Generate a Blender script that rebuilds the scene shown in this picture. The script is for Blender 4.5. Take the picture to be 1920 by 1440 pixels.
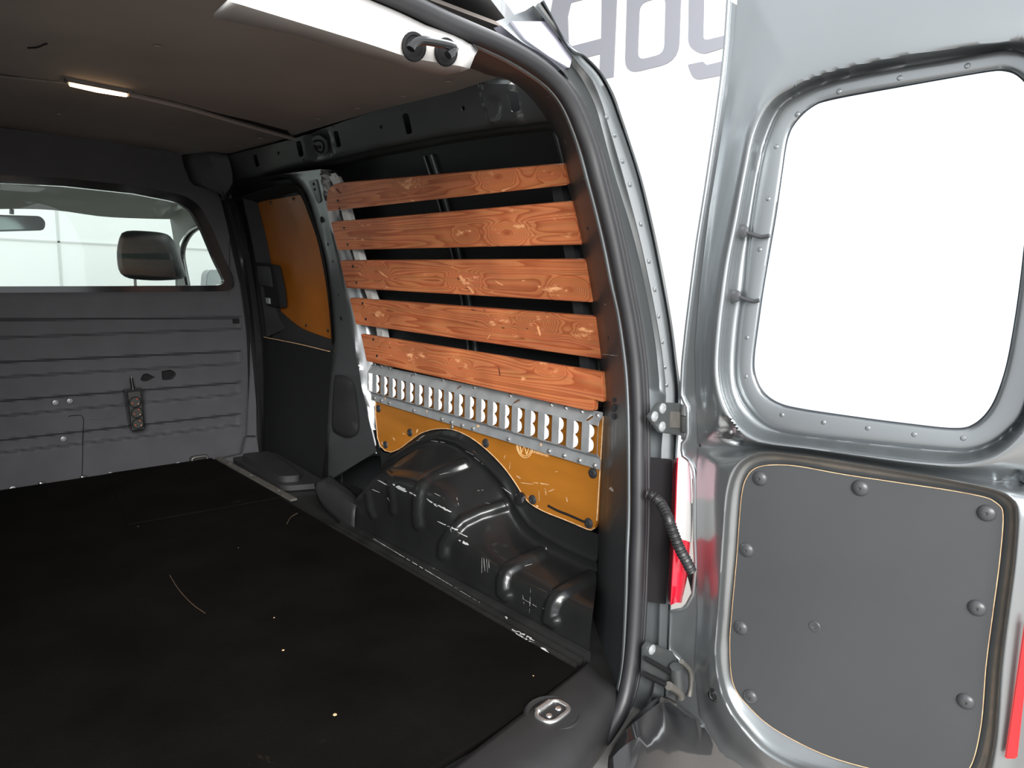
import bpy, bmesh, math, random
import numpy as np
from mathutils import Vector, Matrix
from mathutils.geometry import delaunay_2d_cdt

for o in list(bpy.data.objects): bpy.data.objects.remove(o)
S = bpy.context.scene
C = S.collection
random.seed(7)

# ------------------------------------------------------------------ camera
FPX = 1280.0                                   # 24 mm on 36 mm, image 1920 x 1440
CAM = np.array([0.0, 0.0, 0.78])
def _n(v): return v/np.linalg.norm(v)
def _cv(x, y): return np.array([(x-960)/FPX, -(y-720)/FPX, -1.0])
_dY, _dX = _n(_cv(-250, 485)), _n(_cv(2310, 568))
_b1, _b2 = _n(_dX+_dY), _n(_dX-_dY)
_dX, _dY = _n(_b1+_b2), _n(_b1-_b2)
ROT = np.array([_dX, _dY, np.cross(_dX, _dY)])  # world = ROT @ camera
cd = bpy.data.cameras.new('camera'); cam = bpy.data.objects.new('camera', cd); C.objects.link(cam)
cd.lens, cd.sensor_width, cd.clip_start = 24.0, 36.0, 0.02
cam.matrix_world = Matrix.Translation(Vector(CAM)) @ Matrix(ROT.tolist()).to_4x4()
S.camera = cam

# ------------------------------------------------------------------ world, lights, exposure
W = bpy.data.worlds.new('world'); S.world = W; W.use_nodes = True
W.node_tree.nodes['Background'].inputs[0].default_value = (0.93, 0.965, 1.0, 1)
W.node_tree.nodes['Background'].inputs[1].default_value = 0.9
def area(name, loc, target, size, energy, color=(1, 1, 1)):
    l = bpy.data.lights.new(name, 'AREA'); l.shape = 'RECTANGLE'; l.size, l.size_y = size
    l.energy = energy; l.color = color
    o = bpy.data.objects.new(name, l); C.objects.link(o); o.location = loc
    o.rotation_euler = (Vector(target)-Vector(loc)).to_track_quat('-Z', 'Y').to_euler()
    return o
area('showroom_ceiling_light', (-1.7, -2.7, 2.3), (0.9, 2.2, 0.6), (3.2, 2.0), 330, (1, 0.985, 0.96))
area('showroom_ceiling_light', (2.6, 1.2, 3.3), (2.6, 1.2, 0), (1.6, 3.4), 60, (0.95, 0.98, 1))
S.view_settings.view_transform = 'Standard'
S.view_settings.look = 'None'
S.view_settings.exposure = 0.75
S.view_settings.gamma = 1.0
S.view_settings.use_curve_mapping = False

# ------------------------------------------------------------------ pixel -> place
def rays(px):
    px = np.atleast_2d(np.asarray(px, float))
    v = np.stack([(px[:, 0]-960)/FPX, -(px[:, 1]-720)/FPX, -np.ones(len(px))], 1)
    return v @ ROT.T
def UF(px, F):
    """points where the rays of pixels px meet the surface F(p)=0"""
    d = rays(px); ts = np.linspace(0.15, 9, 600)
    P = CAM + d[:, None, :]*ts[None, :, None]
    f = F(P); s = np.sign(f[:, 1:]) != np.sign(f[:, :-1])
    i = np.where(s.any(1), s.argmax(1), 300)
    a, b = ts[i], ts[i+1]; fa = F(CAM+d*a[:, None])
    for _ in range(30):
        m = (a+b)/2; fm = F(CAM+d*m[:, None]); k = np.sign(fm) == np.sign(fa)
        a = np.where(k, m, a); b = np.where(k, b, m)
    return CAM + d*((a+b)/2)[:, None]
def XP(v): return lambda p: p[..., 0]-v
def YP(v, k=0.0): return lambda p: p[..., 1]-v-k*p[..., 2]
def ZP(v): return lambda p: p[..., 2]-v
def xw(z):                                      # inner face of the right body side, leaning in towards the roof
    return 1.22-0.17*np.clip((z-0.55)/0.66, 0, 2)**1.6
def WALL(off): return lambda p: p[..., 0]-(xw(p[..., 2])+off)
def onpx(F): return lambda q: UF(q, F)
def U1(x, y, F): return Vector(UF([(x, y)], F)[0])

# ------------------------------------------------------------------ curve helpers
def cr(pts, n, closed=False):
    """n evenly spaced samples of a Catmull-Rom curve through pts"""
    P = np.asarray(pts, float)
    if closed: P = np.vstack([P[-1], P, P[0], P[1]])
    else: P = np.vstack([2*P[0]-P[1], P, 2*P[-1]-P[-2]])
    out = []
    for i in range(1, len(P)-2):
        p0, p1, p2, p3 = P[i-1:i+3]
        for t in np.linspace(0, 1, 14, endpoint=False):
            out.append(0.5*(2*p1+(p2-p0)*t+(2*p0-5*p1+4*p2-p3)*t*t+(3*p1-p0-3*p2+p3)*t**3))
    if not closed: out.append(P[-2])
    return resample(np.array(out), n, closed)
def crp(pts, n):
    """n samples of the curve through pts, evenly spaced per control point so that matching lists stay matched"""
    P = np.asarray(pts, float); P = np.vstack([2*P[0]-P[1], P, 2*P[-1]-P[-2]]); m = len(pts)-1; out = []
    for u in np.linspace(0, m, n):
        i = min(int(u), m-1); t = u-i; p0, p1, p2, p3 = P[i:i+4]
        out.append(0.5*(2*p1+(p2-p0)*t+(2*p0-5*p1+4*p2-p3)*t*t+(3*p1-p0-3*p2+p3)*t**3))
    return np.array(out)
def resample(P, n, closed=False):
    P = np.asarray(P, float)
    if closed: P = np.vstack([P, P[:1]])
    L = np.r_[0, np.cumsum(np.linalg.norm(np.diff(P, axis=0), axis=1))]
    t = np.linspace(0, L[-1], n, endpoint=not closed)
    return np.stack([np.interp(t, L, P[:, k]) for k in range(P.shape[1])], 1)
def bez(poly, r, n=6):
    """polygon with rounded corners; r one radius or a list"""
    P = np.asarray(poly, float); m = len(P); out = []
    rr = r if hasattr(r, '__len__') else [r]*m
    for i in range(m):
        a, b, c = P[i-1], P[i], P[(i+1) % m]
        if rr[i] <= 0: out.append(b); continue
        u, v = _n(a-b), _n(c-b)
        k = min(rr[i], 0.49*np.linalg.norm(a-b), 0.49*np.linalg.norm(c-b))
        for t in np.linspace(0, 1, n): out.append((1-t)**2*(b+u*k)+2*t*(1-t)*b+t*t*(b+v*k))
    return np.array(out)
def byangle(poly, c, n, phase=0.0):
    """closed polygon sampled on n rays from c"""
    P = np.asarray(poly, float); Q = np.roll(P, -1, 0); out = []
    for k in range(n):
        a = phase+2*math.pi*k/n; d = np.array([math.cos(a), math.sin(a)]); best = None
        for p, q in zip(P, Q):
            e = q-p; det = d[0]*(-e[1])+e[0]*d[1]
            if abs(det) < 1e-9: continue
            w = p-c; t = (w[0]*(-e[1])+e[0]*w[1])/det; s = (d[0]*w[1]-d[1]*w[0])/det
            if t > 0 and -1e-6 <= s <= 1+1e-6 and (best is None or t > best): best = t
        out.append(c+d*(best or 1))
    return np.array(out)
def inside(P, poly):
    poly = np.asarray(poly, float); x, y = P[:, 0], P[:, 1]; r = np.zeros(len(P), bool)
    for a, b in zip(poly, np.roll(poly, -1, 0)):
        if a[1] == b[1]: continue
        k = ((a[1] > y) != (b[1] > y)) & (x < (b[0]-a[0])*(y-a[1])/(b[1]-a[1])+a[0]); r ^= k
    return r
def segdist(P, path):
    P = np.asarray(P, float); d = np.full(len(P), 1e9)
    for a, b in zip(path[:-1], path[1:]):
        a, b = np.array(a, float), np.array(b, float); e = b-a
        t = np.clip(((P-a) @ e)/max(e @ e, 1e-9), 0, 1); d = np.minimum(d, np.linalg.norm(P-a-t[:, None]*e, axis=1))
    return d

# ------------------------------------------------------------------ objects
def tag(o, label=None, category=None, group=None, kind=None):
    if label: o['label'] = label
    if category: o['category'] = category
    if group: o['group'] = group
    if kind: o['kind'] = kind
    return o
WM = {}                                         # world matrix of every object made so far
def empty(name, loc=(0, 0, 0), **k):
    o = bpy.data.objects.new(name, None); C.objects.link(o); o.location = loc; o.empty_display_size = 0.05
    WM[o.name] = Matrix.Translation(Vector(loc))
    return tag(o, **k)
def mesh(name, V, Fc, mat, parent=None, smooth=35, **k):
    me = bpy.data.meshes.new(name); me.from_pydata([tuple(map(float, v)) for v in V], [], [tuple(map(int, f)) for f in Fc])
    bm = bmesh.new(); bm.from_mesh(me); bmesh.ops.recalc_face_normals(bm, faces=bm.faces); bm.to_mesh(me); bm.free()
    return link(name, me, mat, parent, smooth, **k)
def link(name, me, mat, parent=None, smooth=35, **k):
    if mat and not me.materials: me.materials.append(mat)
    if smooth:
        me.shade_smooth(); me.set_sharp_from_angle(angle=math.radians(smooth))
    o = bpy.data.objects.new(name, me); C.objects.link(o)
    WM[o.name] = Matrix()
    if parent: o.parent = parent; o.matrix_parent_inverse = WM[parent.name].inverted()
    return tag(o, **k)
def frombm(name, bm, mat, parent=None, smooth=35, **k):
    me = bpy.data.meshes.new(name); bmesh.ops.recalc_face_normals(bm, faces=bm.faces); bm.to_mesh(me); bm.free()
    return link(name, me, mat, parent, smooth, **k)

def loft(name, curves, mat, parent=None, closed=False, smooth=35, across=0, disp=None, thick=None, **k):
    """surface through a list of equally long 3-D curves; across = smooth steps between curves"""
    A = np.array(curves)
    if across:
        A = np.stack([cr(A[:, j], (len(A)-1)*across+1) for j in range(A.shape[1])], 1)
    if disp is not None: A = disp(A)
    m, n = A.shape[:2]; V = A.reshape(-1, 3); Fc = []
    for i in range(m-1):
        for j in range(n if closed else n-1):
            j2 = (j+1) % n; Fc.append((i*n+j, i*n+j2, (i+1)*n+j2, (i+1)*n+j))
    o = mesh(name, V, Fc, mat, parent, smooth, **k)
    if thick:
        md = o.modifiers.new('sheet', 'SOLIDIFY'); md.thickness = thick; md.offset = 0
    return o
def panel(name, outline, holes, mapf, mat, thick, parent=None, step=12, smooth=35, grid=True, bump=None, **k):
    """sheet with real holes: outline and holes in 2-D, mapf takes 2-D to 3-D, thick = 3-D vector to its back"""
    loops = [np.asarray(outline, float)]+[np.asarray(h, float) for h in holes]
    V, E = [], []
    for L in loops:
        D = []
        for a, b in zip(L, np.roll(L, -1, 0)):
            q = max(1, int(np.linalg.norm(b-a)/step))
            for t in range(q): D.append(a+(b-a)*t/q)
        s = len(V); V += D; E += [(s+i, s+(i+1) % len(D)) for i in range(len(D))]
    if grid:
        lo, hi = loops[0].min(0), loops[0].max(0)
        gx, gy = np.meshgrid(np.arange(lo[0]+step*.5, hi[0], step), np.arange(lo[1]+step*.5, hi[1], step))
        G = np.stack([gx.ravel(), gy.ravel()], 1); ok = inside(G, loops[0])
        for h in loops[1:]: ok &= ~inside(G, h)
        G = G[ok]
        if len(G):
            B = np.array(V); ok = np.ones(len(G), bool)
            for b in range(0, len(G), 500):
                ok[b:b+500] = (np.linalg.norm(G[b:b+500, None]-B[None], axis=2).min(1) > step*.35)
            V += list(G[ok])
    r = delaunay_2d_cdt([Vector(v) for v in V], E, [], 0, 1e-6)
    P = np.array([tuple(v) for v in r[0]]); T = np.array([f for f in r[2] if len(f) == 3])
    cen = P[T].mean(1); ok = inside(cen, loops[0])
    for h in loops[1:]: ok &= ~inside(cen, h)
    T = T[ok]; X = mapf(P)
    if bump is not None: X = bump(P, X)
    n = len(P); Y = X+np.asarray(thick, float)
    a2 = np.cross(X[T[:, 1]]-X[T[:, 0]], X[T[:, 2]]-X[T[:, 0]]).sum(0)
    if a2 @ np.asarray(thick, float) > 0: T = T[:, ::-1]
    cnt = {}
    for f in T:
        for a, b in ((f[0], f[1]), (f[1], f[2]), (f[2], f[0])): cnt[(a, b)] = 1
    sides = [(b, a, a+n, b+n) for (a, b) in cnt if (b, a) not in cnt]
    Fc = [tuple(f) for f in T]+[tuple(f[::-1]+n) for f in T]+sides
    me = bpy.data.meshes.new(name); me.from_pydata(np.vstack([X, Y]).tolist(), [], [tuple(map(int, f)) for f in Fc])
    bm = bmesh.new(); bm.from_mesh(me)
    bmesh.ops.delete(bm, geom=[v for v in bm.verts if not v.link_faces], context='VERTS'); bm.to_mesh(me); bm.free()
    return link(name, me, mat, parent, smooth, **k)
def tube(name, path, r, mat, parent=None, seg=10, closed=False, flat=None, radii=None, **k):
    """round bar along a 3-D path"""
    P = np.asarray(path, float); n = len(P); V = []; Fc = []
    T = np.gradient(P, axis=0) if not closed else np.roll(P, -1, 0)-np.roll(P, 1, 0)
    up = np.array([0, 0, 1.0]); prev = None
    for i in range(n):
        t = _n(T[i])
        if prev is None:
            a = np.cross(t, up)
            if np.linalg.norm(a) < .1: a = np.cross(t, [0, 1.0, 0])
            a = _n(a)
        else: a = _n(prev-t*(prev @ t))
        prev = a; b = np.cross(t, a); ri = radii[i] if radii is not None else r
        for s in range(seg):
            w = 2*math.pi*s/seg; V.append(P[i]+ri*(math.cos(w)*a+math.sin(w)*b))
    for i in range(n if closed else n-1):
        i2 = (i+1) % n
        for s in range(seg):
            s2 = (s+1) % seg; Fc.append((i*seg+s, i*seg+s2, i2*seg+s2, i2*seg+s))
    if not closed: Fc += [tuple(range(seg))[::-1], tuple(range((n-1)*seg, n*seg))]
    return mesh(name, V, Fc, mat, parent, 50, **k)
def slab(name, corners, thick, mat, parent=None, bev=0.002, **k):
    """solid with a polygonal face (3-D corners) and a thickness vector"""
    bm = bmesh.new(); t = Vector(thick)
    a = [bm.verts.new(Vector(c)) for c in corners]; b = [bm.verts.new(Vector(c)+t) for c in corners]
    bm.faces.new(a); bm.faces.new(b[::-1]); m = len(a)
    for i in range(m): bm.faces.new((a[i], b[i], b[(i+1) % m], a[(i+1) % m]))
    bmesh.ops.recalc_face_normals(bm, faces=bm.faces)
    if bev: bmesh.ops.bevel(bm, geom=list(bm.edges), offset=bev, segments=2, affect='EDGES', clamp_overlap=True)
    return frombm(name, bm, mat, parent, 40, **k)
def box(name, lo, hi, mat, parent=None, bev=0.003, **k):
    lo, hi = Vector(lo), Vector(hi)
    return slab(name, [(lo.x, lo.y, lo.z), (hi.x, lo.y, lo.z), (hi.x, hi.y, lo.z), (lo.x, hi.y, lo.z)], (0, 0, hi.z-lo.z), mat, parent, bev, **k)
_dome = {}
def domemesh(key, prof, mat, seg=16):
    """turned shape about +Z from (radius, height) pairs"""
    if key in _dome: return _dome[key]
    V = []; Fc = []
    for (r, h) in prof:
        for s in range(seg):
            a = 2*math.pi*s/seg; V.append((r*math.cos(a), r*math.sin(a), h))
    for i in range(len(prof)-1):
        for s in range(seg):
            s2 = (s+1) % seg; Fc.append((i*seg+s, i*seg+s2, (i+1)*seg+s2, (i+1)*seg+s))
    Fc.append(tuple(range((len(prof)-1)*seg, len(prof)*seg)))
    me = bpy.data.meshes.new(key); me.from_pydata(V, [], Fc); me.materials.append(mat)
    me.shade_smooth(); me.set_sharp_from_angle(angle=math.radians(35)); _dome[key] = me
    return me
def put(name, me, loc, nrm, parent=None, scale=1.0, **k):
    o = bpy.data.objects.new(name, me); C.objects.link(o)
    M = Matrix.Translation(Vector(loc)) @ Vector(nrm).to_track_quat('Z', 'Y').to_matrix().to_4x4() @ Matrix.Scale(scale, 4)
    WM[o.name] = M.copy()
    if parent: o.parent = parent; o.matrix_parent_inverse = WM[parent.name].inverted()
    o.matrix_basis = M
    return tag(o, **k)

# ------------------------------------------------------------------ materials
def nodes(name):
    m = bpy.data.materials.new(name); m.use_nodes = True; t = m.node_tree
    return m, t, t.nodes['Principled BSDF']
def mat(name, col, rough=0.5, metal=0.0, coat=0.0, noise=0.0, nscale=8.0, bump=0.0, bscale=200.0, wear=None, spec=0.5, stretch=(1, 1, 1), rvar=0.0):
    m, t, b = nodes(name); L = t.links
    b.inputs['Base Color'].default_value = (*col, 1); b.inputs['Roughness'].default_value = rough
    b.inputs['Metallic'].default_value = metal; b.inputs['Coat Weight'].default_value = coat
    b.inputs['Coat Roughness'].default_value = 0.08; b.inputs['Specular IOR Level'].default_value = spec
    if not (noise or bump or wear or rvar): return m
    tc = t.nodes.new('ShaderNodeTexCoord'); mp = t.nodes.new('ShaderNodeMapping'); mp.inputs['Scale'].default_value = stretch
    L.new(tc.outputs['Object'], mp.inputs[0]); out = None
    if noise or rvar:
        nz = t.nodes.new('ShaderNodeTexNoise'); nz.inputs['Scale'].default_value = nscale; nz.inputs['Detail'].default_value = 5
        L.new(mp.outputs[0], nz.inputs[0])
        if noise:
            rp = t.nodes.new('ShaderNodeValToRGB'); e = rp.color_ramp.elements
            e[0].position, e[1].position = .3, .7
            e[0].color = tuple(max(0, c*(1-noise)) for c in col)+(1,); e[1].color = tuple(min(1, c*(1+noise)) for c in col)+(1,)
            L.new(nz.outputs[0], rp.inputs[0]); out = rp.outputs[0]
        if rvar:
            mr = t.nodes.new('ShaderNodeMapRange'); mr.inputs[3].default_value = max(0.02, rough-rvar); mr.inputs[4].default_value = rough+rvar
            L.new(nz.outputs[0], mr.inputs[0]); L.new(mr.outputs[0], b.inputs['Roughness'])
    if wear:                                    # (colour, scale, threshold, stretch)
        wc, ws, wt, wst = wear
        m2 = t.nodes.new('ShaderNodeMapping'); m2.inputs['Scale'].default_value = wst; L.new(tc.outputs['Object'], m2.inputs[0])
        n2 = t.nodes.new('ShaderNodeTexNoise'); n2.inputs['Scale'].default_value = ws; n2.inputs['Detail'].default_value = 8; n2.inputs['Roughness'].default_value = .7
        L.new(m2.outputs[0], n2.inputs[0])
        r2 = t.nodes.new('ShaderNodeValToRGB'); r2.color_ramp.elements[0].position = wt; r2.color_ramp.elements[1].position = wt+.02
        L.new(n2.outputs[0], r2.inputs[0])
        mx = t.nodes.new('ShaderNodeMix'); mx.data_type = 'RGBA'; L.new(r2.outputs[0], mx.inputs[0])
        mx.inputs[6].default_value = (*col, 1); mx.inputs[7].default_value = (*wc, 1)
        if out: L.new(out, mx.inputs[6])
        out = mx.outputs[2]
    if out: L.new(out, b.inputs['Base Color'])
    if bump:
        nb = t.nodes.new('ShaderNodeTexNoise'); nb.inputs['Scale'].default_value = bscale; L.new(mp.outputs[0], nb.inputs[0])
        bp = t.nodes.new('ShaderNodeBump'); bp.inputs['Strength'].default_value = bump; bp.inputs['Distance'].default_value = .004
        L.new(nb.outputs[0], bp.inputs['Height']); L.new(bp.outputs[0], b.inputs['Normal'])
    return m
def woodmat(name, light, dark, pale, knots):
    m, t, b = nodes(name); L = t.links; N = t.nodes.new
    tc = N('ShaderNodeTexCoord'); oi = N('ShaderNodeObjectInfo')
    off = N('ShaderNodeVectorMath'); off.operation = 'SCALE'; off.inputs[0].default_value = (3.1, 17.0, 5.3); L.new(oi.outputs['Random'], off.inputs['Scale'])
    ad = N('ShaderNodeVectorMath'); L.new(tc.outputs['Object'], ad.inputs[0]); L.new(off.outputs[0], ad.inputs[1])
    # knots bend the grain where the boards have them
    sx = N('ShaderNodeSeparateXYZ'); L.new(tc.outputs['Object'], sx.inputs[0])
    def mth(op, a, b_=None):
        q = N('ShaderNodeMath'); q.operation = op
        for k_, v in ((0, a), (1, b_)):
            if v is None: continue
            if isinstance(v, (int, float)): q.inputs[k_].default_value = v
            else: L.new(v, q.inputs[k_])
        return q.outputs[0]
    tot = wide = None
    for (ky, kz, kr) in knots:
        dy = mth('MULTIPLY', mth('SUBTRACT', sx.outputs[1], ky), 1/(.050*kr)); dz = mth('MULTIPLY', mth('SUBTRACT', sx.outputs[2], kz), 1/(.020*kr))
        d2 = mth('ADD', mth('MULTIPLY', dy, dy), mth('MULTIPLY', dz, dz)); g_ = mth('POWER', 2.718, mth('MULTIPLY', d2, -1.0))
        w_ = mth('POWER', 2.718, mth('MULTIPLY', d2, -.45))
        tot = g_ if tot is None else mth('ADD', tot, g_); wide = w_ if wide is None else mth('MAXIMUM', wide, w_)
    class PW: outputs = [tot]
    pw = PW
    mg = N('ShaderNodeMapping'); mg.inputs['Scale'].default_value = (9, .55, 11); L.new(ad.outputs[0], mg.inputs[0])
    ng = N('ShaderNodeTexNoise'); ng.inputs['Scale'].default_value = 1.5; ng.inputs['Detail'].default_value = 2; L.new(mg.outputs[0], ng.inputs[0])
    ma = N('ShaderNodeMath'); ma.operation = 'MULTIPLY_ADD'; ma.inputs[1].default_value = .62; L.new(pw.outputs[0], ma.inputs[0]); L.new(ng.outputs[0], ma.inputs[2])
    rg = N('ShaderNodeMath'); rg.operation = 'MULTIPLY'; rg.inputs[1].default_value = 17; L.new(ma.outputs[0], rg.inputs[0])
    fr = N('ShaderNodeMath'); fr.operation = 'FRACT'; L.new(rg.outputs[0], fr.inputs[0])
    r1 = N('ShaderNodeValToRGB'); e = r1.color_ramp.elements; e[0].position = .35; e[0].color = (*light, 1); e[1].position = .93; e[1].color = (*dark, 1); z = e.new(1.0); z.color = (*light, 1)
    L.new(fr.outputs[0], r1.inputs[0])
    mf = N('ShaderNodeMapping'); mf.inputs['Scale'].default_value = (60, 4, 160); L.new(ad.outputs[0], mf.inputs[0])
    nf = N('ShaderNodeTexNoise'); nf.inputs['Scale'].default_value = 1.0; nf.inputs['Detail'].default_value = 4; L.new(mf.outputs[0], nf.inputs[0])
    m1 = N('ShaderNodeMix'); m1.data_type = 'RGBA'; m1.blend_type = 'MULTIPLY'; m1.inputs[0].default_value = .35; L.new(r1.outputs[0], m1.inputs[6]); L.new(nf.outputs['Color'], m1.inputs[7])
    # broad patches keep the boards from looking printed
    nb = N('ShaderNodeTexNoise'); nb.inputs['Scale'].default_value = 5; nb.inputs['Detail'].default_value = 3; L.new(ad.outputs[0], nb.inputs[0])
    rb = N('ShaderNodeValToRGB'); rb.color_ramp.elements[0].position = .35; rb.color_ramp.elements[1].position = .65; rb.color_ramp.elements[0].color = (.72, .68, .66, 1); rb.color_ramp.elements[1].color = (1.08, 1.05, 1.0, 1); L.new(nb.outputs[0], rb.inputs[0])
    m2 = N('ShaderNodeMix'); m2.data_type = 'RGBA'; m2.blend_type = 'MULTIPLY'; m2.inputs[0].default_value = 1; L.new(m1.outputs[2], m2.inputs[6]); L.new(rb.outputs[0], m2.inputs[7])
    # knot hearts and chipped pale wood
    rk = N('ShaderNodeValToRGB'); rk.color_ramp.elements[0].position = .86; rk.color_ramp.elements[1].position = 1.0; L.new(pw.outputs[0], rk.inputs[0])
    m3 = N('ShaderNodeMix'); m3.data_type = 'RGBA'; L.new(rk.outputs[0], m3.inputs[0]); L.new(m2.outputs[2], m3.inputs[6]); m3.inputs[7].default_value = (*[c*.8 for c in dark], 1)
    ms = N('ShaderNodeMapping'); ms.inputs['Scale'].default_value = (10, 12, 34); ms.inputs['Rotation'].default_value = (.5, 0, 0); L.new(ad.outputs[0], ms.inputs[0])
    ns = N('ShaderNodeTexNoise'); ns.inputs['Scale'].default_value = 1.0; ns.inputs['Detail'].default_value = 7; ns.inputs['Roughness'].default_value = .7; L.new(ms.outputs[0], ns.inputs[0]); nsw = mth('ADD', ns.outputs[0], mth('MULTIPLY', wide, .11))
    rs = N('ShaderNodeValToRGB'); rs.color_ramp.elements[0].position = .635; rs.color_ramp.elements[1].position = .74; L.new(nsw, rs.inputs[0])
    m4 = N('ShaderNodeMix'); m4.data_type = 'RGBA'; L.new(rs.outputs[0], m4.inputs[0]); L.new(m3.outputs[2], m4.inputs[6]); m4.inputs[7].default_value = (*pale, 1)
    L.new(m4.outputs[2], b.inputs['Base Color']); b.inputs['Roughness'].default_value = .42
    bp = N('ShaderNodeBump'); bp.inputs['Strength'].default_value = .25; bp.inputs['Distance'].default_value = .003; L.new(nf.outputs[0], bp.inputs['Height']); L.new(bp.outputs[0], b.inputs['Normal'])
    return m
def glassmat(name, tint, gloss=.06):
    m, t, b = nodes(name); t.nodes.remove(b); L = t.links
    tr = t.nodes.new('ShaderNodeBsdfTransparent'); tr.inputs[0].default_value = (*tint, 1)
    gl = t.nodes.new('ShaderNodeBsdfGlossy'); gl.inputs['Roughness'].default_value = .02
    fr = t.nodes.new('ShaderNodeFresnel'); fr.inputs[0].default_value = 1.45
    mx = t.nodes.new('ShaderNodeMixShader'); L.new(fr.outputs[0], mx.inputs[0]); L.new(tr.outputs[0], mx.inputs[1]); L.new(gl.outputs[0], mx.inputs[2])
    L.new(mx.outputs[0], t.nodes['Material Output'].inputs[0])
    return m
def glowmat(name, col, s):
    m, t, b = nodes(name); b.inputs['Emission Color'].default_value = (*col, 1); b.inputs['Emission Strength'].default_value = s; b.inputs['Base Color'].default_value = (*col, 1)
    return m

SCUFF = (.42, .43, .42)
M_paint = mat('grey_body_paint', (.27, .288, .298), .33, .8, .4, noise=.06, nscale=3)
M_paintin = mat('dark_inner_paint', (.076, .083, .083), .36, .35, .2, noise=.12, nscale=6, wear=(SCUFF, 16, .745, (1, 1, 1)))
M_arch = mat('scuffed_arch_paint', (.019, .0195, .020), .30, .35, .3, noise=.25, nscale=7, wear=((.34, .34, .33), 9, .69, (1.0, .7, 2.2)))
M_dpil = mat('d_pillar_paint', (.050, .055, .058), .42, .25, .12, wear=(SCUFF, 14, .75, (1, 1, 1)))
M_cpil = mat('c_pillar_highlight_paint', (.17, .178, .183), .33, .75, .3, wear=(SCUFF, 14, .77, (1, 1, 1)))  # same body paint, lightened here to bring out the pillar's highlight
M_skin = mat('outer_skin_inside', (.022, .024, .026), .5, .2)
M_rubber = mat('black_rubber', (.018, .018, .019), .42, noise=.15, nscale=20)
M_seal = mat('door_seal_rubber', (.020, .020, .022), .45, noise=.12, nscale=15)
M_plastic = mat('black_trim_plastic', (.020, .020, .021), .55, bump=.15, bscale=900, noise=.15, nscale=12, wear=((.11, .09, .07), 7, .70, (1, 1, 1)))
M_felt = mat('charcoal_bulkhead_lining', (.062, .062, .068), .75, noise=.10, nscale=10, bump=.12, bscale=600, wear=((.13, .13, .135), 22, .80, (1, 1, 4)))
M_head = mat('brown_grey_headliner', (.215, .19, .172), .85, noise=.10, nscale=4, bump=.1, bscale=400)
M_white = mat('pale_header_trim', (.46, .45, .44), .55, noise=.03, nscale=10)
M_mat = mat('black_ribbed_floor_sheet', (.0045, .0039, .0034), .85, spec=.06, noise=.35, nscale=5, bump=.25, bscale=320, wear=((.014, .010, .007), 3.2, .66, (1, 1, 1)))
M_floor = mat('worn_floor_metal', (.028, .028, .028), .45, .4, noise=.3, nscale=14, wear=((.33, .33, .32), 13, .66, (1.2, .35, 1)))
M_steel = mat('zinc_rail_steel', (.33, .345, .355), .42, .35, noise=.12, nscale=30, rvar=.1)
M_bright = mat('bright_steel', (.72, .72, .71), .28, .9)
M_tab = mat('lit_tab_steel', (.86, .86, .85), .45, .15)  # rail steel coloured near white, as the tabs face the light
M_alu = mat('aluminium_strut', (.66, .66, .64), .5, .35, noise=.15, nscale=50)
M_strip = mat('dull_aluminium_strip', (.17, .16, .145), .45, .5, noise=.15, nscale=40)
M_ply = mat('orange_varnished_plywood', (.36, .135, .018), .26, 0, .5, noise=.28, nscale=3.5, stretch=(1, .6, 2.5), wear=((.72, .45, .2), 10, .715, (1, .8, 2)))
M_plydark = mat('brown_varnished_plywood', (.30, .095, .010), .42, 0, .08, spec=.3, noise=.25, nscale=3)
M_plyedge = mat('raw_plywood_edge', (.62, .40, .22), .7, noise=.3, nscale=60)
M_print = mat('pale_print', (.80, .52, .26), .6)
M_slat = woodmat('stained_pine', (.64, .225, .092), (.42, .105, .038), (.84, .42, .20),
                 [(*UF([(x, y)], WALL(-.03))[0][1:], k_) for x, y, k_ in [(766, 345, .8), (938, 332, 1.0), (1033, 324, .5), (627, 354, .6), (951, 436, 1.2), (874, 440, .7), (706, 509, 1.0), (870, 526, 1.1), (1067, 543, 1.1), (1007, 608, 1.2), (702, 590, .9), (938, 605, .7), (1115, 625, .9), (783, 664, .9), (740, 651, .6), (872, 689, .8), (1041, 691, .7)]])
M_plug = mat('black_plug', (.025, .025, .027), .45)
M_doorpanel = mat('grey_door_board', (.046, .049, .052), .5, noise=.07, nscale=5, wear=((.62, .40, .2), 26, .775, (1, 1, 1)))
M_plugg = mat('grey_plug', (.048, .050, .054), .38)
M_glass = glassmat('door_glass', (.90, .95, .97))
M_glass2 = glassmat('bulkhead_glass', (.86, .92, .89))
M_frit = mat('glass_frit', (.03, .033, .04), .4)
M_wire = mat('heating_wire', (.55, .72, .76), .5)
M_red = mat('red_lamp_lens', (.55, .012, .03), .12, 0, .8)
M_palelens = mat('pale_lamp_lens', (.85, .55, .60), .12, 0, .8)
M_redtrim = mat('red_reflector', (.55, .02, .025), .25, 0, .5)
M_black = mat('deep_black', (.010, .010, .011), .7, spec=.2)
M_gblack = mat('gloss_black', (.012, .012, .013), .15, 0, .6)
M_cabgrey = mat('cab_headliner_grey', (.42, .42, .40), .85, noise=.05, nscale=6)
M_seat = mat('seat_leather', (.035, .036, .037), .5, noise=.1, nscale=30)
M_showwall = mat('white_showroom_wall', (.88, .88, .88), .9)
M_showfloor = mat('beige_showroom_floor', (.30, .27, .245), .5, noise=.05, nscale=2)
M_letter = mat('grey_wall_letters', (.24, .24, .265), .8)
M_joint = mat('wall_joint', (.62, .62, .62), .9)
M_lampglow = glowmat('warm_lamp_glow', (1.0, .66, .36), 9.0)
M_contact = mat('red_copper_contact', (.62, .12, .06), .3, .2)
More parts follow.
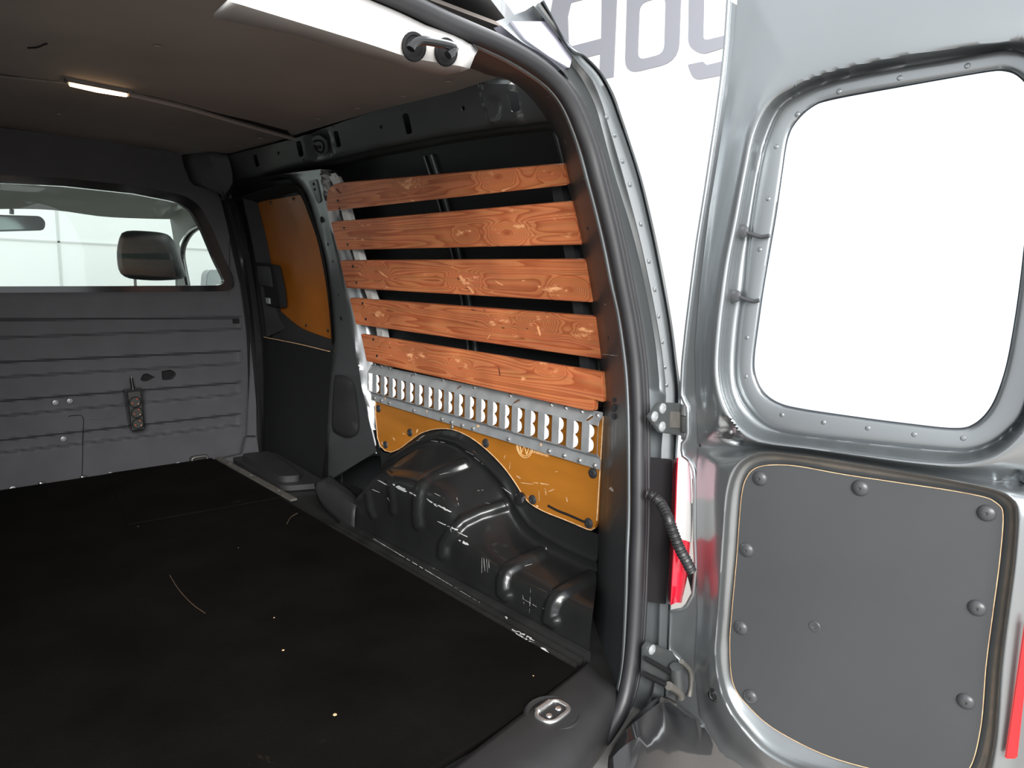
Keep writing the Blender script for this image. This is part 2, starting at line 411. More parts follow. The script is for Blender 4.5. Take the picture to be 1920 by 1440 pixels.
M_contact2 = mat('brass_contact', (.8, .52, .3), .25, .5)

# ================================================================== showroom around the van
GZ = -0.66
g = mesh('showroom_floor', [(-6, -6, GZ), (4.16, -6, GZ), (4.16, 9, GZ), (-6, 9, GZ)], [(0, 1, 2, 3)], M_showfloor, smooth=0, kind='structure', label='beige showroom floor under the van')
w = box('wall_right_showroom', (4.16, -6, GZ), (4.26, 9.1, 3.9), M_showwall, bev=0, kind='structure', label='white showroom wall beside the van with grey lettering')
box('baseboard', (4.13, -6, GZ), (4.16, 9, GZ+.09), M_black, w, 0)
w2 = box('wall_front_showroom', (-6, 9.0, GZ), (4.16, 9.1, 3.9), M_showwall, bev=0, kind='structure', label='white panelled showroom wall ahead of the van')
for z in (.15, 1.02, 1.9): box('panel_joint', (-6, 8.985, z), (4.1, 9.0, z+.02), M_joint, w2, 0)
for x in (-.6, 1.6, 3.4): box('panel_joint', (x, 8.985, GZ), (x+.025, 9.0, 3.6), M_joint, w2, 0)
# wall letters: only their lower parts enter the photograph
LF = onpx(XP(4.152))
lt = lambda nm, out, holes, lab: panel(nm, out, holes, LF, M_letter, (.008, 0, 0), step=30, grid=False, smooth=0, label=lab, category='lettering', group='grey letters on the showroom wall')
lt('wall_letter', [(1050, 175), (1025, 60), (1040, -20), (1158, -50), (1150, 144), (1123, 150), (1125, 101), (1080, 113), (1081, 162)], [[(1066, 88), (1064, 30), (1070, 5), (1128, -10), (1127, 72)]], 'grey wall letter with straight leg and crossbar, beside the open letter o')
lt('wall_letter', bez([(1171, 140), (1176, -30), (1278, -55), (1272, 115)], [30, 30, 30, 36]), [bez([(1195, 113), (1199, 6), (1248, -8), (1245, 100)], 16)], 'grey rounded wall letter o with open middle')
lt('wall_letter', bez([(1289, 121), (1318, 115), (1324, 122), (1400, 103), (1402, 75), (1318, 102), (1290, 88), (1292, -60), (1440, -95), (1432, 118), (1400, 132), (1300, 151)], [3, 2, 4, 2, 2, 10, 18, 10, 10, 18, 6, 20]), [bez([(1318, 76), (1320, -30), (1410, -52), (1406, 55)], 10)], 'grey wall letter with a descending tail partly behind the open door')

# ================================================================== cargo floor
fl = mesh('floor', [(-.30, .72, -.012), (1.30, .72, -.012), (1.30, 2.9, -.012), (-.30, 2.9, -.012), (-.30, .72, -.05), (1.30, .72, -.05), (1.30, 2.9, -.05), (-.30, 2.9, -.05)],
          [(0, 1, 2, 3), (7, 6, 5, 4), (0, 4, 5, 1), (1, 5, 6, 2), (2, 6, 7, 3), (3, 7, 4, 0)], M_floor, smooth=0, kind='structure', label='dark sheet metal cargo floor of the van')
# grooved metal edge between mat and wheel arch
for i, (a, b, h) in enumerate([(.995, 1.012, .004), (1.016, 1.032, .006), (1.036, 1.056, .012)]):
    box('floor_ridge', (a, .84, -.012), (b, 1.86, h), M_floor, fl, .003)
M_scr = mat('brown_scratch', (.10, .065, .04), .8)
mt = panel('rubber_mat', [(-.29, .79), (.76, .792), (.992, .822), (.998, 1.80), (1.0, 2.14), (1.0, 2.855), (-.29, 2.855)], [], lambda q: np.c_[q, np.full(len(q), .004)], M_mat, (0, 0, -.015), step=.2,
           label='worn black rubber sheet covering the cargo floor', category='mat')
sec = [(.53, 2.235), (1.0, 2.20), (1.0, 2.85), (.62, 2.853)]
panel('mat_patch', sec, [], lambda q: np.c_[q, np.full(len(q), .007)], M_mat, (0, 0, -.004), mt, step=.2)
# litter and light marks on the mat
for i, (x, y, s) in enumerate([(514, 1158, .006), (531, 1219, .009), (259, 987, .004), (447, 1027, .004), (1000, 1267, .005), (628, 1340, .012)]):
    p = U1(x, y, ZP(.006)); a = random.random()*3
    put('wood_chip', domemesh('chip', [(1, 0), (.7, .3), (.01, .35)], M_plyedge, 6), p, (0, 0, 1), mt, s*.33)
tube('scratch', UF(cr([(318, 1078), (335, 1105), (360, 1132), (385, 1150)], 14), ZP(.0045)), .0007, M_scr, mt, 5)
tube('scratch', UF(cr([(558, 962), (545, 970), (538, 982)], 8), ZP(.0045)), .0010, M_scr, mt, 5)
# aluminium strip and the sliding-door step well
stp = box('aluminium_strip', (1.008, 2.14, .004), (1.034, 2.83, .012), M_strip, None, .002, label='dull aluminium edging strip on the floor by the sliding door', category='edging strip')
for y in (2.26, 2.50, 2.7): put('screw', domemesh('screw_s', [(1, 0), (.8, .35), (.01, .4)], M_strip, 10), (1.021, y, .012), (0, 0, 1), stp, .005)
step = empty('step_cover', (1.12, 2.5, 0), label='dark plastic step cover inside the sliding door', category='step cover')
panel('step_plate', bez([(1.05, 2.30), (1.20, 2.24), (1.24, 2.78), (1.06, 2.80)], .04), [], lambda q: np.c_[q, np.full(len(q), .012)], M_plastic, (0, 0, -.02), step, step=.1)
panel('step_block', bez([(1.065, 2.34), (1.135, 2.31), (1.19, 2.72), (1.08, 2.74)], .03), [], lambda q: np.c_[q, np.full(len(q), .036)], M_plastic, (0, 0, -.024), step, step=.1)
# kick trim in front of the wheel arch
kt = [UF(cr(c, 14), F) for c, F in (([(592, 915), (596, 935), (610, 955), (635, 978), (664, 999)], XP(1.045)), ([(590, 908), (600, 918), (618, 932), (640, 950), (665, 965)], XP(1.045)),
                                    ([(600, 900), (608, 905), (630, 918), (650, 934), (668, 948)], XP(1.06)), ([(620, 893), (628, 900), (640, 908), (658, 921), (672, 936)], XP(1.12)))]
loft('kick_trim', kt, M_plastic, None, across=3, thick=.004, label='dark plastic kick trim in front of the wheel arch', category='trim piece')

# rear sill
sl = [UF(cr(c, 20), F) for c, F in (([(1100, 1242), (1080, 1262), (950, 1362), (800, 1478)], ZP(.006)), ([(1118, 1262), (1100, 1282), (985, 1375), (840, 1490)], ZP(.010)),
                                    ([(1148, 1286), (1130, 1312), (1045, 1398), (900, 1510)], ZP(.006)), ([(1162, 1306), (1148, 1338), (1080, 1428), (950, 1530)], ZP(-.02)), ([(1168, 1330), (1158, 1360), (1100, 1450), (980, 1560)], ZP(-.06)))]
trs = loft('trim_1', sl, M_plastic, None, across=4, thick=.004, kind='structure', label='black plastic sill trim along the rear edge of the cargo floor')
lr = empty('lashing_ring', U1(1036, 1334, ZP(.008)), label='chromed lashing ring folded into the plastic rear sill', category='lashing ring')
cx = U1(1036, 1334, ZP(.012))
e1 = (U1(1060, 1316, ZP(.012))-U1(1012, 1352, ZP(.012))).normalized(); e2 = Vector((0, 0, 1)).cross(e1)
ring = [cx+e1*(.032*a)+e2*(.021*b) for a, b in bez([(-1, -1), (1, -1), (1, 1), (-1, 1)], .75, 6)]
put('recess_dish', domemesh('dish', [(1.25, 0), (1.15, .08), (1.0, .02), (.6, -.08), (.01, -.1)], M_plastic, 24), cx-Vector((0, 0, .004)), (0, 0, 1), lr, .042)
tube('ring', [tuple(p) for p in ring], .0042, M_bright, lr, 8, True)
slab('mounting_plate', [cx-Vector((0, 0, .003))+e1*(.026*a)+e2*(.016*b) for a, b in [(-1, -1), (1, -1), (1, 1), (-1, 1)]], (0, 0, -.003), M_strip, lr, .001)
tube('hinge_bar', [cx+e2*.02-e1*.018, cx+e2*.02+e1*.018], .0065, M_bright, lr, 10)
for s in (-.5, .5): put('screw', domemesh('screw_b', [(1, 0), (.8, .35), (.01, .4)], M_bright, 12), cx+e1*(.028*s)-e2*.003, (0, 0, 1), lr, .006)

# ================================================================== bulkhead (wall_front) with its window
PF = onpx(YP(2.87))
pw = np.array([(-330, 560), (-330, 300), (0, 335), (120, 340), (250, 354), (340, 371), (368, 388), (392, 430), (415, 485), (432, 520), (434, 535), (424, 542), (330, 543), (0, 545)], float)
pw = bez(pw, [0, 0, 0, 0, 0, 18, 18, 0, 0, 6, 6, 6, 0, 0], 5)
RIB = [((600, 596), (634, 617)), ((680, 659), (708, 682)), ((753, 718), (781, 739)), ((827, 777), (850, 798))]
def pbump(P, X):
    X = X.copy(); x, y = P[:, 0], P[:, 1]; h = np.zeros(len(P))
    for (l0, r0), (l1, r1) in RIB:
        t = x/450; a = l0+(r0-l0)*t; b = l1+(r1-l1)*t
        d = np.minimum(np.minimum(y-a, b-y), (452-x)*.8)
        h = np.maximum(h, np.clip(d/3.4+.5, 0, 1))
    lip = np.clip(1-(y-545)/10, 0, 1)*(x < 430)
    X[:, 1] += h*.017-.006*lip
    return X
pout = [(-330, 985), (-330, 195), (0, 240), (180, 262), (330, 287), (352, 296), (396, 345), (412, 372), (424, 420), (437, 480), (451, 540), (462, 620), (465, 700), (465, 760), (464, 800), (460, 850), (400, 862), (200, 893), (0, 923)]
h1 = [(263, 712), (268, 702), (276, 700), (284, 704), (291, 707), (284, 711), (276, 715), (268, 715)]
h2 = [(303, 696), (320, 693), (329, 698), (330, 704), (324, 711), (313, 713), (304, 712)]
wf = panel('wall_front', pout, [pw, h1, h2], PF, M_felt, (0, .02, 0), step=3.8, bump=pbump, kind='structure', label='charcoal lined bulkhead behind the cab with pressed ribs and a window')
wf_b = box('bulkhead_backing', (-.3, 2.893, -.05), (1.25, 2.90, .66), M_black, wf, 0)
for (x, y) in [(104, 755), (131, 752), (119, 823), (473, 729)]:
    p = U1(x, y, YP(2.876 if x < 400 else 2.85)); put('screw', domemesh('screw_w', [(1, 0), (.95, .2), (.6, .3), (.5, .15), (.35, .35), (.01, .45)], M_steel, 14), p, (0, -1, 0), wf, .0095)
for (x, y) in [(24, 917), (207, 890), (334, 871)]:
    p = U1(x, y, YP(2.862)); put('screw', domemesh('screw_w', None, None), p, (0, -1, 0), wf, .0105)
for (x, y) in [(79, 909), (157, 897)]:
    p = U1(x, y, YP(2.862)); put('plug', domemesh('plug_b', [(1, 0), (.9, .3), (.5, .45), (.01, .5)], M_gblack, 14), p, (0, -1, 0), wf, .013)
tube('cut_line', UF(cr([(153, 900), (155, 860), (155, 820), (156, 783), (140, 779), (128, 781)], 24), YP(2.868)), .0013, M_black, wf, 6)
tube('cut_line', UF(cr([(168, 786), (195, 785), (220, 783)], 8), YP(2.868)), .0012, M_strip, wf, 5)
rg = U1(374, 862, YP(2.855)); rgo = empty('lashing_ring', rg, label='small dark lashing ring at the foot of the bulkhead', category='lashing ring')
tube('ring', [rg+Vector((.030*a, -.004, .014*b)) for a, b in bez([(-1, -1), (1, -1), (1, 1), (-1, 1)], .6, 6)], .0045, M_strip, rgo, 8, True)
slab('mounting_plate', [rg+Vector((.036*a, .004, .018*b)) for a, b in bez([(-1, -1), (1, -1), (1, 1), (-1, 1)], .5, 4)], (0, .006, 0), M_plastic, rgo, 0)
# window of the bulkhead
win = empty('window_1', (0.3, 2.87, .7), kind='structure', label='bulkhead window with black gasket looking into the cab')
wi = np.array([(-340, 552), (-340, 312), (0, 343), (120, 349), (250, 363), (332, 379), (358, 394), (380, 434), (402, 487), (419, 521), (421, 529), (412, 535), (330, 536), (0, 537)], float)
wi = bez(wi, [0, 0, 0, 0, 0, 16, 16, 0, 0, 5, 5, 5, 0, 0], 5)
wo = np.array([(-345, 566), (-345, 296), (0, 328), (120, 334), (250, 348), (346, 366), (374, 384), (398, 428), (421, 484), (438, 519), (440, 538), (428, 546), (330, 547), (0, 549)], float)
wo = bez(wo, [0, 0, 0, 0, 0, 20, 20, 0, 0, 7, 7, 7, 0, 0], 5)
panel('gasket', wo, [wi], onpx(YP(2.862)), M_gblack, (0, .03, 0), win, step=14)
panel('pane', wi, [], onpx(YP(2.880)), M_glass2, (0, .005, 0), win, step=40, grid=False)
# upper corner block and right trim of the bulkhead
cb = [UF(cr(c, 8), F) for c, F in (([(343, 290), (345, 308), (352, 325), (362, 345), (390, 352)], YP(2.86)), ([(360, 288), (364, 305), (370, 325), (380, 345), (402, 358)], YP(2.80)), ([(392, 286), (398, 305), (408, 328), (416, 345), (418, 366)], YP(2.74)),
                                   ([(424, 291), (430, 305), (434, 325), (434, 345), (414, 374)], YP(2.72)), ([(430, 291), (436, 305), (440, 325), (440, 345), (424, 378)], YP(2.80)))]
loft('corner_cover', cb, M_felt, wf, smooth=28, thick=.006)

# ================================================================== ceiling
ce = empty('ceiling', (.4, 1.8, 1.216), kind='structure', label='brownish grey headliner boards under the van roof')
def zmap(z): return lambda q: np.c_[q, np.full(len(q), z)]
zs = lambda pts: UF(pts, ZP(1.216))[:, :2]
rear = np.vstack([zs([(880, 128), (942, 142), (850, 172), (700, 209), (556, 252)]), [(.9, 2.17), (.50, 2.03), (-.3, 2.09), (-.3, .95), (.9, .95)]])
panel('ceiling_board', rear, [], zmap(1.216), M_head, (0, 0, .006), ce, step=.3, grid=False)
front = np.vstack([zs([(557, 256), (510, 272), (440, 290), (425, 292)]), [(1.06, 2.95), (-.3, 2.95), (-.3, 2.07), (.30, 2.06), (.50, 2.02), (.9, 2.15)]])
panel('ceiling_board', front, [], zmap(1.222), M_head, (0, 0, .006), ce, step=.3, grid=False)
tube('joint_strip', UF(cr([(-80, 134), (0, 142), (130, 156)], 10), ZP(1.214)), .0035, M_strip, ce, 6)
tube('joint_strip', UF(cr([(240, 177), (350, 203), (450, 232), (552, 261)], 16), ZP(1.205)), .006, M_head, ce, 6)
panel('board_gap', [(380, 207), (470, 232), (545, 255), (540, 246), (470, 227)], [], onpx(ZP(1.2145)), M_black, (0, 0, .001), ce, step=30, grid=False)
for (x, y) in [(295, 87), (112, 214), (448, 273), (488, 259), (596, 223), (670, 203), (842, 153), (756, 181)]:
    put('rivet', domemesh('rivet_c', [(1, 0), (.8, .2), (.01, .3)], M_head, 12), U1(x, y, ZP(1.2145)), (0, 0, -1), ce, .009)
tube('scuff', UF(cr([(52, 90), (70, 89), (84, 83), (88, 82)], 8), ZP(1.2145)), .0018, M_black, ce, 5)
panel('roof', [(-.36, .86), (.70, .86), (.92, .99), (1.06, 1.22), (1.17, 1.40), (1.17, 3.2), (-.36, 3.2)], [], zmap(1.236), M_paint, (0, 0, .026), ce, step=.4, grid=False)
# lamp in the ceiling joint
lp = empty('ceiling_lamp', U1(186, 166, ZP(1.214)), label='slim lit interior lamp set into the headliner joint', category='lamp')
a, b = U1(124, 153, ZP(1.207)), U1(248, 177, ZP(1.207)); ax = (b-a).normalized(); ay = Vector((0, 0, 1)).cross(ax)
if ay.y < 0: ay = -ay
slab('housing', [a-ay*.004, b-ay*.004, b+ay*.026, a+ay*.026], (0, 0, .016), M_strip, lp, .003)
ln = (b-a).length; lens = [a+ax*(ln*t)+ay*w for t, w in [(.06, .004), (.5, .003), (.94, .004), (.94, .016), (.5, .027), (.06, .016)]]
slab('lens', [p-Vector((0, 0, .006)) for p in lens], (0, 0, .008), M_lampglow, lp, .002)

# ================================================================== rear header with striker cover
hc = [UF(cr(c, 24), F) for c, F in (([(400, 30), (560, 66), (660, 96), (740, 117), (760, 125), (800, 134), (830, 139), (855, 136), (878, 126)], YP(.98)), ([(430, 0), (600, 52), (690, 80), (755, 102), (772, 107), (820, 115), (850, 120), (870, 123), (880, 126)], YP(.83)),
                                    ([(500, -60), (640, 10), (730, 45), (785, 66), (800, 70), (840, 82), (865, 92), (880, 98), (888, 106)], YP(.82)), ([(520, -90), (660, -20), (750, 20), (800, 45), (815, 50), (850, 62), (875, 75), (888, 85), (895, 96)], YP(.88)))]
hd = loft('trim_2', hc, M_white, None, smooth=30, thick=.004, kind='structure', label='pale plastic striker cover on the rear roof header')
for (x, y, s) in [(776, 88, .019), (836, 98, .019)]:
    put('striker_cup', domemesh('cup', [(1, 0), (.95, .14), (.8, .18), (.7, .10), (.01, .10)], M_black, 20), U1(x, y, YP(.818)), (-.1, -1, -.25), hd, s)
tube('striker_bar', UF(cr([(770, 92), (776, 82), (790, 76), (820, 80), (846, 86), (852, 92), (840, 104)], 20), YP(.790)), .006, M_gblack, hd, 8)

# ================================================================== right body side
wr = empty('wall_right', (1.22, 1.8, 0), kind='structure', label='dark painted steel body side with pillars, roof rail and wheel arch')
# outer shell (keeps the light out) and outer skin seen behind the slats
panel('outer_panel', [(1.0, -.32), (2.90, -.32), (2.90, .55), (2.90, 1.25), (1.22, 1.25), (1.02, .55)], [], lambda q: np.c_[xw(q[:, 1])+.145, q], M_skin, (.012, 0, 0), wr, step=.12)
sk = lambda q: np.c_[xw(q[:, 1])+.116+.012*np.exp(-((q[:, 0]-1.62)/.012)**2)*0, q]
panel('outer_skin', [(1.0, .30), (2.28, .30), (2.28, 1.14), (1.16, 1.18), (1.04, .6)], [], sk, M_skin, (.004, 0, 0), wr, step=.06)
for y0, w in [(1.555, .018), (1.59, .010), (1.075, .016)]:
    zz = np.linspace(.47, 1.12, 20); pth = np.c_[xw(zz)+.110, y0+.10*(zz-.5), zz]
    tube('skin_rib', pth, w*.5, M_paintin, wr, 8)
box('light_block_plate', (1.16, 2.882, -.32), (1.38, 2.897, .56), M_black, wr, 0)  # added black plates that stop light leaking in beside the bulkhead
slab('light_block_plate', [(1.12, 2.882, .56), (1.38, 2.882, .56), (1.24, 2.882, 1.25), (1.03, 2.882, 1.25), (1.08, 2.882, .9)], (0, .015, 0), M_black, wr, 0)
# roof rail with holes
RF = lambda p: p[..., 0]-(1.058+.62*(1.216-p[..., 2]))
t0 = [(424, 292), (545, 262), (700, 209), (850, 172), (942, 142), (968, 156), (992, 178)]
t1 = [(1034, 230), (933, 242), (833, 257), (767, 270), (700, 283), (633, 299), (567, 313), (500, 330), (436, 343)]
def oval(cx, cy, w, h, tilt=0.22, n=14):
    q = bez([(-w/2, -h/2), (w/2, -h/2), (w/2, h/2), (-w/2, h/2)], min(w, h)*.5, 5); c, s = math.cos(-tilt), math.sin(-tilt)
    return [(cx+x*c-y*s, cy+x*s+y*c) for x, y in q]
rh = [oval(480, 301, 8, 24), oval(562, 279, 10, 30), oval(632, 261, 10, 31), oval(763, 232, 13, 40), oval(714, 238, 5, 7), oval(868, 203, 7, 10), oval(522, 287, 4, 6), oval(968, 192, 13, 40), oval(641, 285, 2.6, 4), oval(625, 237, 2.4, 4), oval(569, 300, 2.4, 4), oval(770, 260, 2.4, 4), oval(754, 205, 2.4, 4)]
def rbump(P, X):
    X = X.copy(); y = P[:, 1]; b = np.array(t1)[::-1]; ed = np.interp(P[:, 0], b[:, 0], b[:, 1])-y
    X[:, 0] += .018*np.clip(1-ed/9, 0, 1)**2
    d = np.abs(P[:, 0]-944-.25*(y-200)); h = np.clip((34-d)/7, 0, 1)*np.clip((y-150)/10, 0, 1)*np.clip((240-y)/9, 0, 1)
    X[:, 0] -= .012*h
    d = np.hypot((P[:, 0]-931)/13, (y-206)/22); X[:, 0] += .012*np.clip(1.2-d, 0, .5)
    d = np.abs(P[:, 0]-600-.2*(y-280)); X[:, 0] += .012*np.clip((22-d)/5, 0, 1)*np.clip((y-246)/7, 0, 1)*np.clip((305-y)/8, 0, 1)
    return X
panel('roof_rail', t0+t1, rh, onpx(RF), M_paintin, (.003, 0, 0), wr, step=5, bump=rbump)
slab('rail_bracket', [Vector(p) for p in UF(bez([(583, 258), (598, 252), (611, 262), (614, 284), (606, 291), (592, 288)], 5, 4), lambda p: RF(p)+.004)], (.006, 0, 0), M_paintin, wr, .0015)
for (x, y) in [(595, 276), (600, 275)]: put('bracket_hole', domemesh('hole', [(1, 0), (.9, .2), (.01, .25)], M_black, 10), U1(x, y, lambda p: RF(p)+.0045), (-1, 0, -.3), wr, .006)
tube('bracket_edge', UF(cr([(588, 266), (594, 264), (604, 266), (607, 278), (603, 286), (594, 283), (589, 272)], 24), lambda p: RF(p)+.006), .0028, M_black, wr, 6)
# rail underside back to the outer skin
rb = [UF(cr(t1[::-1], 40), RF), UF(cr([(x+1, y+6) for x, y in t1[::-1]], 40), lambda p: RF(p)-.012), UF(cr([(x+2, y+14) for x, y in t1[::-1]], 40), WALL(.118))]
rb[1] = rb[1]+np.array([.012, 0, 0])
loft('rail_return', rb, M_paintin, wr, across=4)
mid = lambda a, b, f: [(p[0]*(1-f)+q[0]*f, p[1]*(1-f)+q[1]*f) for p, q in zip(a, b)]
# sliding-door opening frame / C-pillar
p0 = [(500, 330), (538, 328), (556, 336), (570, 352), (581, 372), (589, 397), (597, 428), (607, 460), (615, 492), (621, 530), (626, 570), (629, 605), (631, 640), (630, 672), (626, 700), (622, 760), (620, 830), (618, 900)]
p1 = [(596, 318), (600, 330), (604, 352), (608, 376), (612, 398), (618, 425), (626, 455), (634, 480), (640, 512), (646, 545), (652, 580), (656, 610), (661, 640), (667, 675), (672, 700), (682, 745), (692, 795), (700, 850)]
pm = [(606, 312), (612, 328), (616, 352), (620, 376), (624, 398), (632, 425), (640, 455), (647, 480), (654, 512), (661, 545), (667, 580), (672, 610), (677, 640), (683, 675), (687, 700), (694, 745), (700, 795), (705, 850)]
p2 = [(616, 306), (626, 326), (632, 352), (637, 376), (642, 398), (650, 425), (658, 455), (664, 480), (671, 512), (678, 545), (684, 580), (689, 610), (693, 640), (697, 675), (700, 700), (704, 745), (707, 795), (710, 850)]
pin = [(x-9, y+4) for x, y in p0]
N = 60
_y1 = crp(p1, N)[:, 1]; _pf = np.polyfit([p[1] for p in p1], [p[0] for p in p1], 4); _x1 = np.polyval(_pf, _y1)
_w = np.interp(_y1, [310, 400, 480, 600, 690, 760, 850], [9, 11, 13, 16, 15, 10, 5])
def pcol(f, off, k=0.0):
    o_ = off+k*_w
    return UF(np.c_[_x1+f*_w, _y1], lambda p: p[..., 0]-(xw(p[..., 2])+(o_ if p.ndim == 2 else o_[:, None])))
pil = [UF(crp(pin, N), WALL(.05)), UF(crp(p0, N), WALL(.004)), pcol(-.12, -.006), pcol(0, -.006), pcol(.3, -.006, .0003), pcol(1.2, -.006, .00155), pcol(2.2, -.006, .0029), pcol(2.8, .002, .0036), pcol(4.4, .112)]
loft('c_pillar', pil, M_cpil, wr, across=4, smooth=60)
for (x, y, r) in [(604, 411, .0125), (615, 458, .005), (624, 490, .005), (634, 553, .004), (640, 597, .008)]:
    put('pillar_hole', domemesh('hole', None, None), U1(x, y, WALL(-.004)), (-1, .1, 0), wr, r)
pk = [(578, 340), (593, 336), (602, 378), (595, 382)]
slab('pillar_pocket', [Vector(p) for p in UF(bez(pk, 4, 4), WALL(-.009))], (.006, 0, 0), M_paintin, wr, .001)
for (x, y) in [(588, 345), (590, 355)]: put('pillar_hole', domemesh('hole', None, None), U1(x, y, WALL(-.0095)), (-1, 0, 0), wr, .005)
# pillar foot down to the floor
ft = [UF(cr(c, 24), F) for c, F in (([(606, 812), (606, 840), (602, 872), (596, 905)], WALL(.03)), ([(620, 812), (620, 840), (618, 872), (616, 905)], WALL(.006)), ([(688, 806), (692, 824), (695, 840), (694, 856)], WALL(.0)), ([(706, 806), (708, 822), (714, 842), (735, 862)], WALL(.006)))]
loft('pillar_foot', ft, M_arch, wr, across=4)
cv = [(626, 712), (634, 703), (652, 706), (664, 722), (671, 770), (673, 800), (668, 815), (650, 822), (634, 815), (622, 800)]
co = empty('pillar_cover', U1(650, 760, WALL(-.02)), label='black oval plastic cover at the foot of the pillar beside the rail', category='cover')
cc = np.array([648, 762.0]); rings = [UF(byangle(cr(cv, 60, True), cc, 40), WALL(.0))]
rings += [UF(cc+(byangle(cr(cv, 60, True), cc, 40)-cc)*s, WALL(-o)) for s, o in ((.97, .022), (.85, .030), (.5, .034), (.02, .035))]
loft('cover_shell', rings, M_plastic, co, closed=True, smooth=60)
# wheel arch
a0 = [(655, 985), (676, 990), (720, 1016), (800, 1063), (900, 1120), (1000, 1178), (1104, 1240)]
a05 = [(664, 945), (688, 955), (730, 975), (806, 1010), (890, 1072), (995, 1128), (1107, 1190)]
a1 = [(676, 925), (696, 905), (722, 899), (785, 918), (830, 945), (856, 984), (880, 1018), (908, 1042), (945, 1066), (1000, 1094), (1050, 1118), (1112, 1146)]
a15 = [(690, 912), (710, 888), (740, 880), (800, 882), (845, 900), (880, 935), (908, 975), (935, 1010), (970, 1035), (1020, 1062), (1060, 1084), (1116, 1112)]
a2 = [(716, 895), (728, 877), (747, 861), (785, 840), (820, 835), (855, 846), (880, 866), (908, 893), (932, 920), (948, 950), (963, 978), (980, 1002), (1012, 1026), (1060, 1050), (1119, 1078)]
a25 = [(716, 880), (728, 862), (752, 848), (784, 829), (820, 821), (855, 829), (884, 848), (915, 874), (942, 903), (962, 938), (977, 962), (993, 984), (1020, 1004), (1064, 1028), (1120, 1052)]
a3 = [(712, 846), (733, 850), (750, 842), (768, 827), (790, 812), (820, 804), (850, 806), (882, 820), (912, 843), (942, 873), (965, 903), (984, 934), (1000, 950), (1024, 963), (1060, 977), (1122, 1002)]
ribs = [[(690, 925), (694, 955), (700, 968)], [(727, 888), (733, 912), (738, 960)], [(872, 869), (835, 882), (805, 895), (790, 910), (785, 930), (783, 962), (786, 985)], [(947, 947), (900, 962), (868, 977), (848, 997), (833, 1020), (832, 1040)],
        [(1015, 1037), (980, 1052), (950, 1070), (943, 1088), (943, 1110), (950, 1117)], [(1110, 1082), (1072, 1100), (1045, 1117), (1035, 1135), (1030, 1160), (1038, 1165)]]
fr = [UF([a_[0]], WALL(.02))[0]+np.array([0, .03, 0]) for a_ in (a0, a05, a1, a15, a2, a25, a3)]
N = 190
ac = [UF(cr(c, N), F) for c, F in ((a0, XP(1.056)), (a05, XP(1.060)), (a1, XP(1.078)), (a15, XP(1.135)), (a2, XP(1.196)), (a25, XP(1.200)), (a3, XP(1.212)))]
def project(X):
    v = (X-CAM) @ ROT; return np.c_[960+FPX*v[:, 0]/-v[:, 2], 720-FPX*v[:, 1]/-v[:, 2]]
def archdisp(A):
    m, n, _ = A.shape; nr = np.cross(np.gradient(A, axis=0), np.gradient(A, axis=1)); nr /= np.linalg.norm(nr, axis=2)[..., None]+1e-9
    nr *= np.sign((nr*(CAM-A)).sum(2))[..., None]; px = project(A.reshape(-1, 3)); h = np.zeros(m*n)
    for i, r in enumerate(ribs):
        w = (5.0, 5.5, 8.5, 9.5, 10.5, 11.5)[i]
        h = np.maximum(h, (.007 if i < 2 else .012)*np.exp(-(segdist(px, r)/w)**4))
    h += .005*np.exp(-(segdist(px, a25)/3.5)**2)
    return A+nr*h.reshape(m, n, 1)
loft('wheel_arch', ac, M_arch, wr, across=14, disp=archdisp, smooth=75)
# closing plates fore and aft of the arch, behind the kick trim
loft('arch_end', [np.array([c[0] for c in ac]), np.array([c[0] for c in ac])*np.array([0, 1, 1])+np.array([1.25, .06, 0])], M_arch, wr)
put('grommet', domemesh('plug_b', None, None), U1(975, 935, XP(1.195)), (-1, -.2, .3), wr, .018)

# D-pillar
YS, KS = .720, .13
c0 = [(420, -20), (640, 62), (760, 98), (880, 128), (915, 141), (944, 147), (970, 160), (992, 180), (1012, 204), (1032, 235), (1048, 264), (1056, 300), (1064, 338), (1072, 378), (1090, 462), (1109, 568), (1123, 673), (1129, 720), (1130, 770), (1128, 833), (1126, 900), (1123, 970), (1120, 1040), (1118, 1090), (1112, 1150), (1100, 1225), (1105, 1262)]
c1 = [(500, -130), (720, -10), (830, 52), (897, 88), (950, 114), (1000, 145), (1030, 170), (1053, 202), (1070, 240), (1083, 277), (1093, 313), (1100, 340), (1114, 392), (1130, 460), (1144, 530), (1156, 582), (1164, 632), (1170, 680), (1174, 730), (1176, 790), (1177, 860), (1177, 960), (1174, 1040), (1172, 1120), (1168, 1210), (1163, 1262), (1152, 1310)]
N = 120
def ydp(c, n=N): return UF(cr(c, n), YP(YS+.025, KS))
_c1 = ydp(c1); _px0 = cr(c0, N)
_c0a = UF(_px0, WALL(-.012)); _c0b = UF(_px0, YP(.83, KS))
k = np.clip((_px0[:, 1]-150)/90, 0, 1)[:, None]; k[_px0[:, 0] < 900] = 0
_c0 = _c0a*k+_c0b*(1-k)
_cm = _c0*.45+_c1*.55; _cm[:, 0] -= .006
_cin = _c0+np.array([.06, .02, 0])*k+np.array([0, .05, .04])*(1-k)
loft('d_pillar', [_cin, _c0, _cm, _c1], M_dpil, wr, smooth=60)
_c1b = _c1+np.array([.012, -.016, 0]); _c1c = _c1+np.array([.026, -.010, 0])
loft('d_pillar_edge', [_c1, _c1+np.array([.003, -.010, 0]), _c1b, _c1c], M_paint, wr, across=3, smooth=60)
tube('highlight_bead', _c1+np.array([-.001, -.005, 0]), .006, M_paint, wr, 10)  # bead added so the pillar edge always shows a bright highlight line
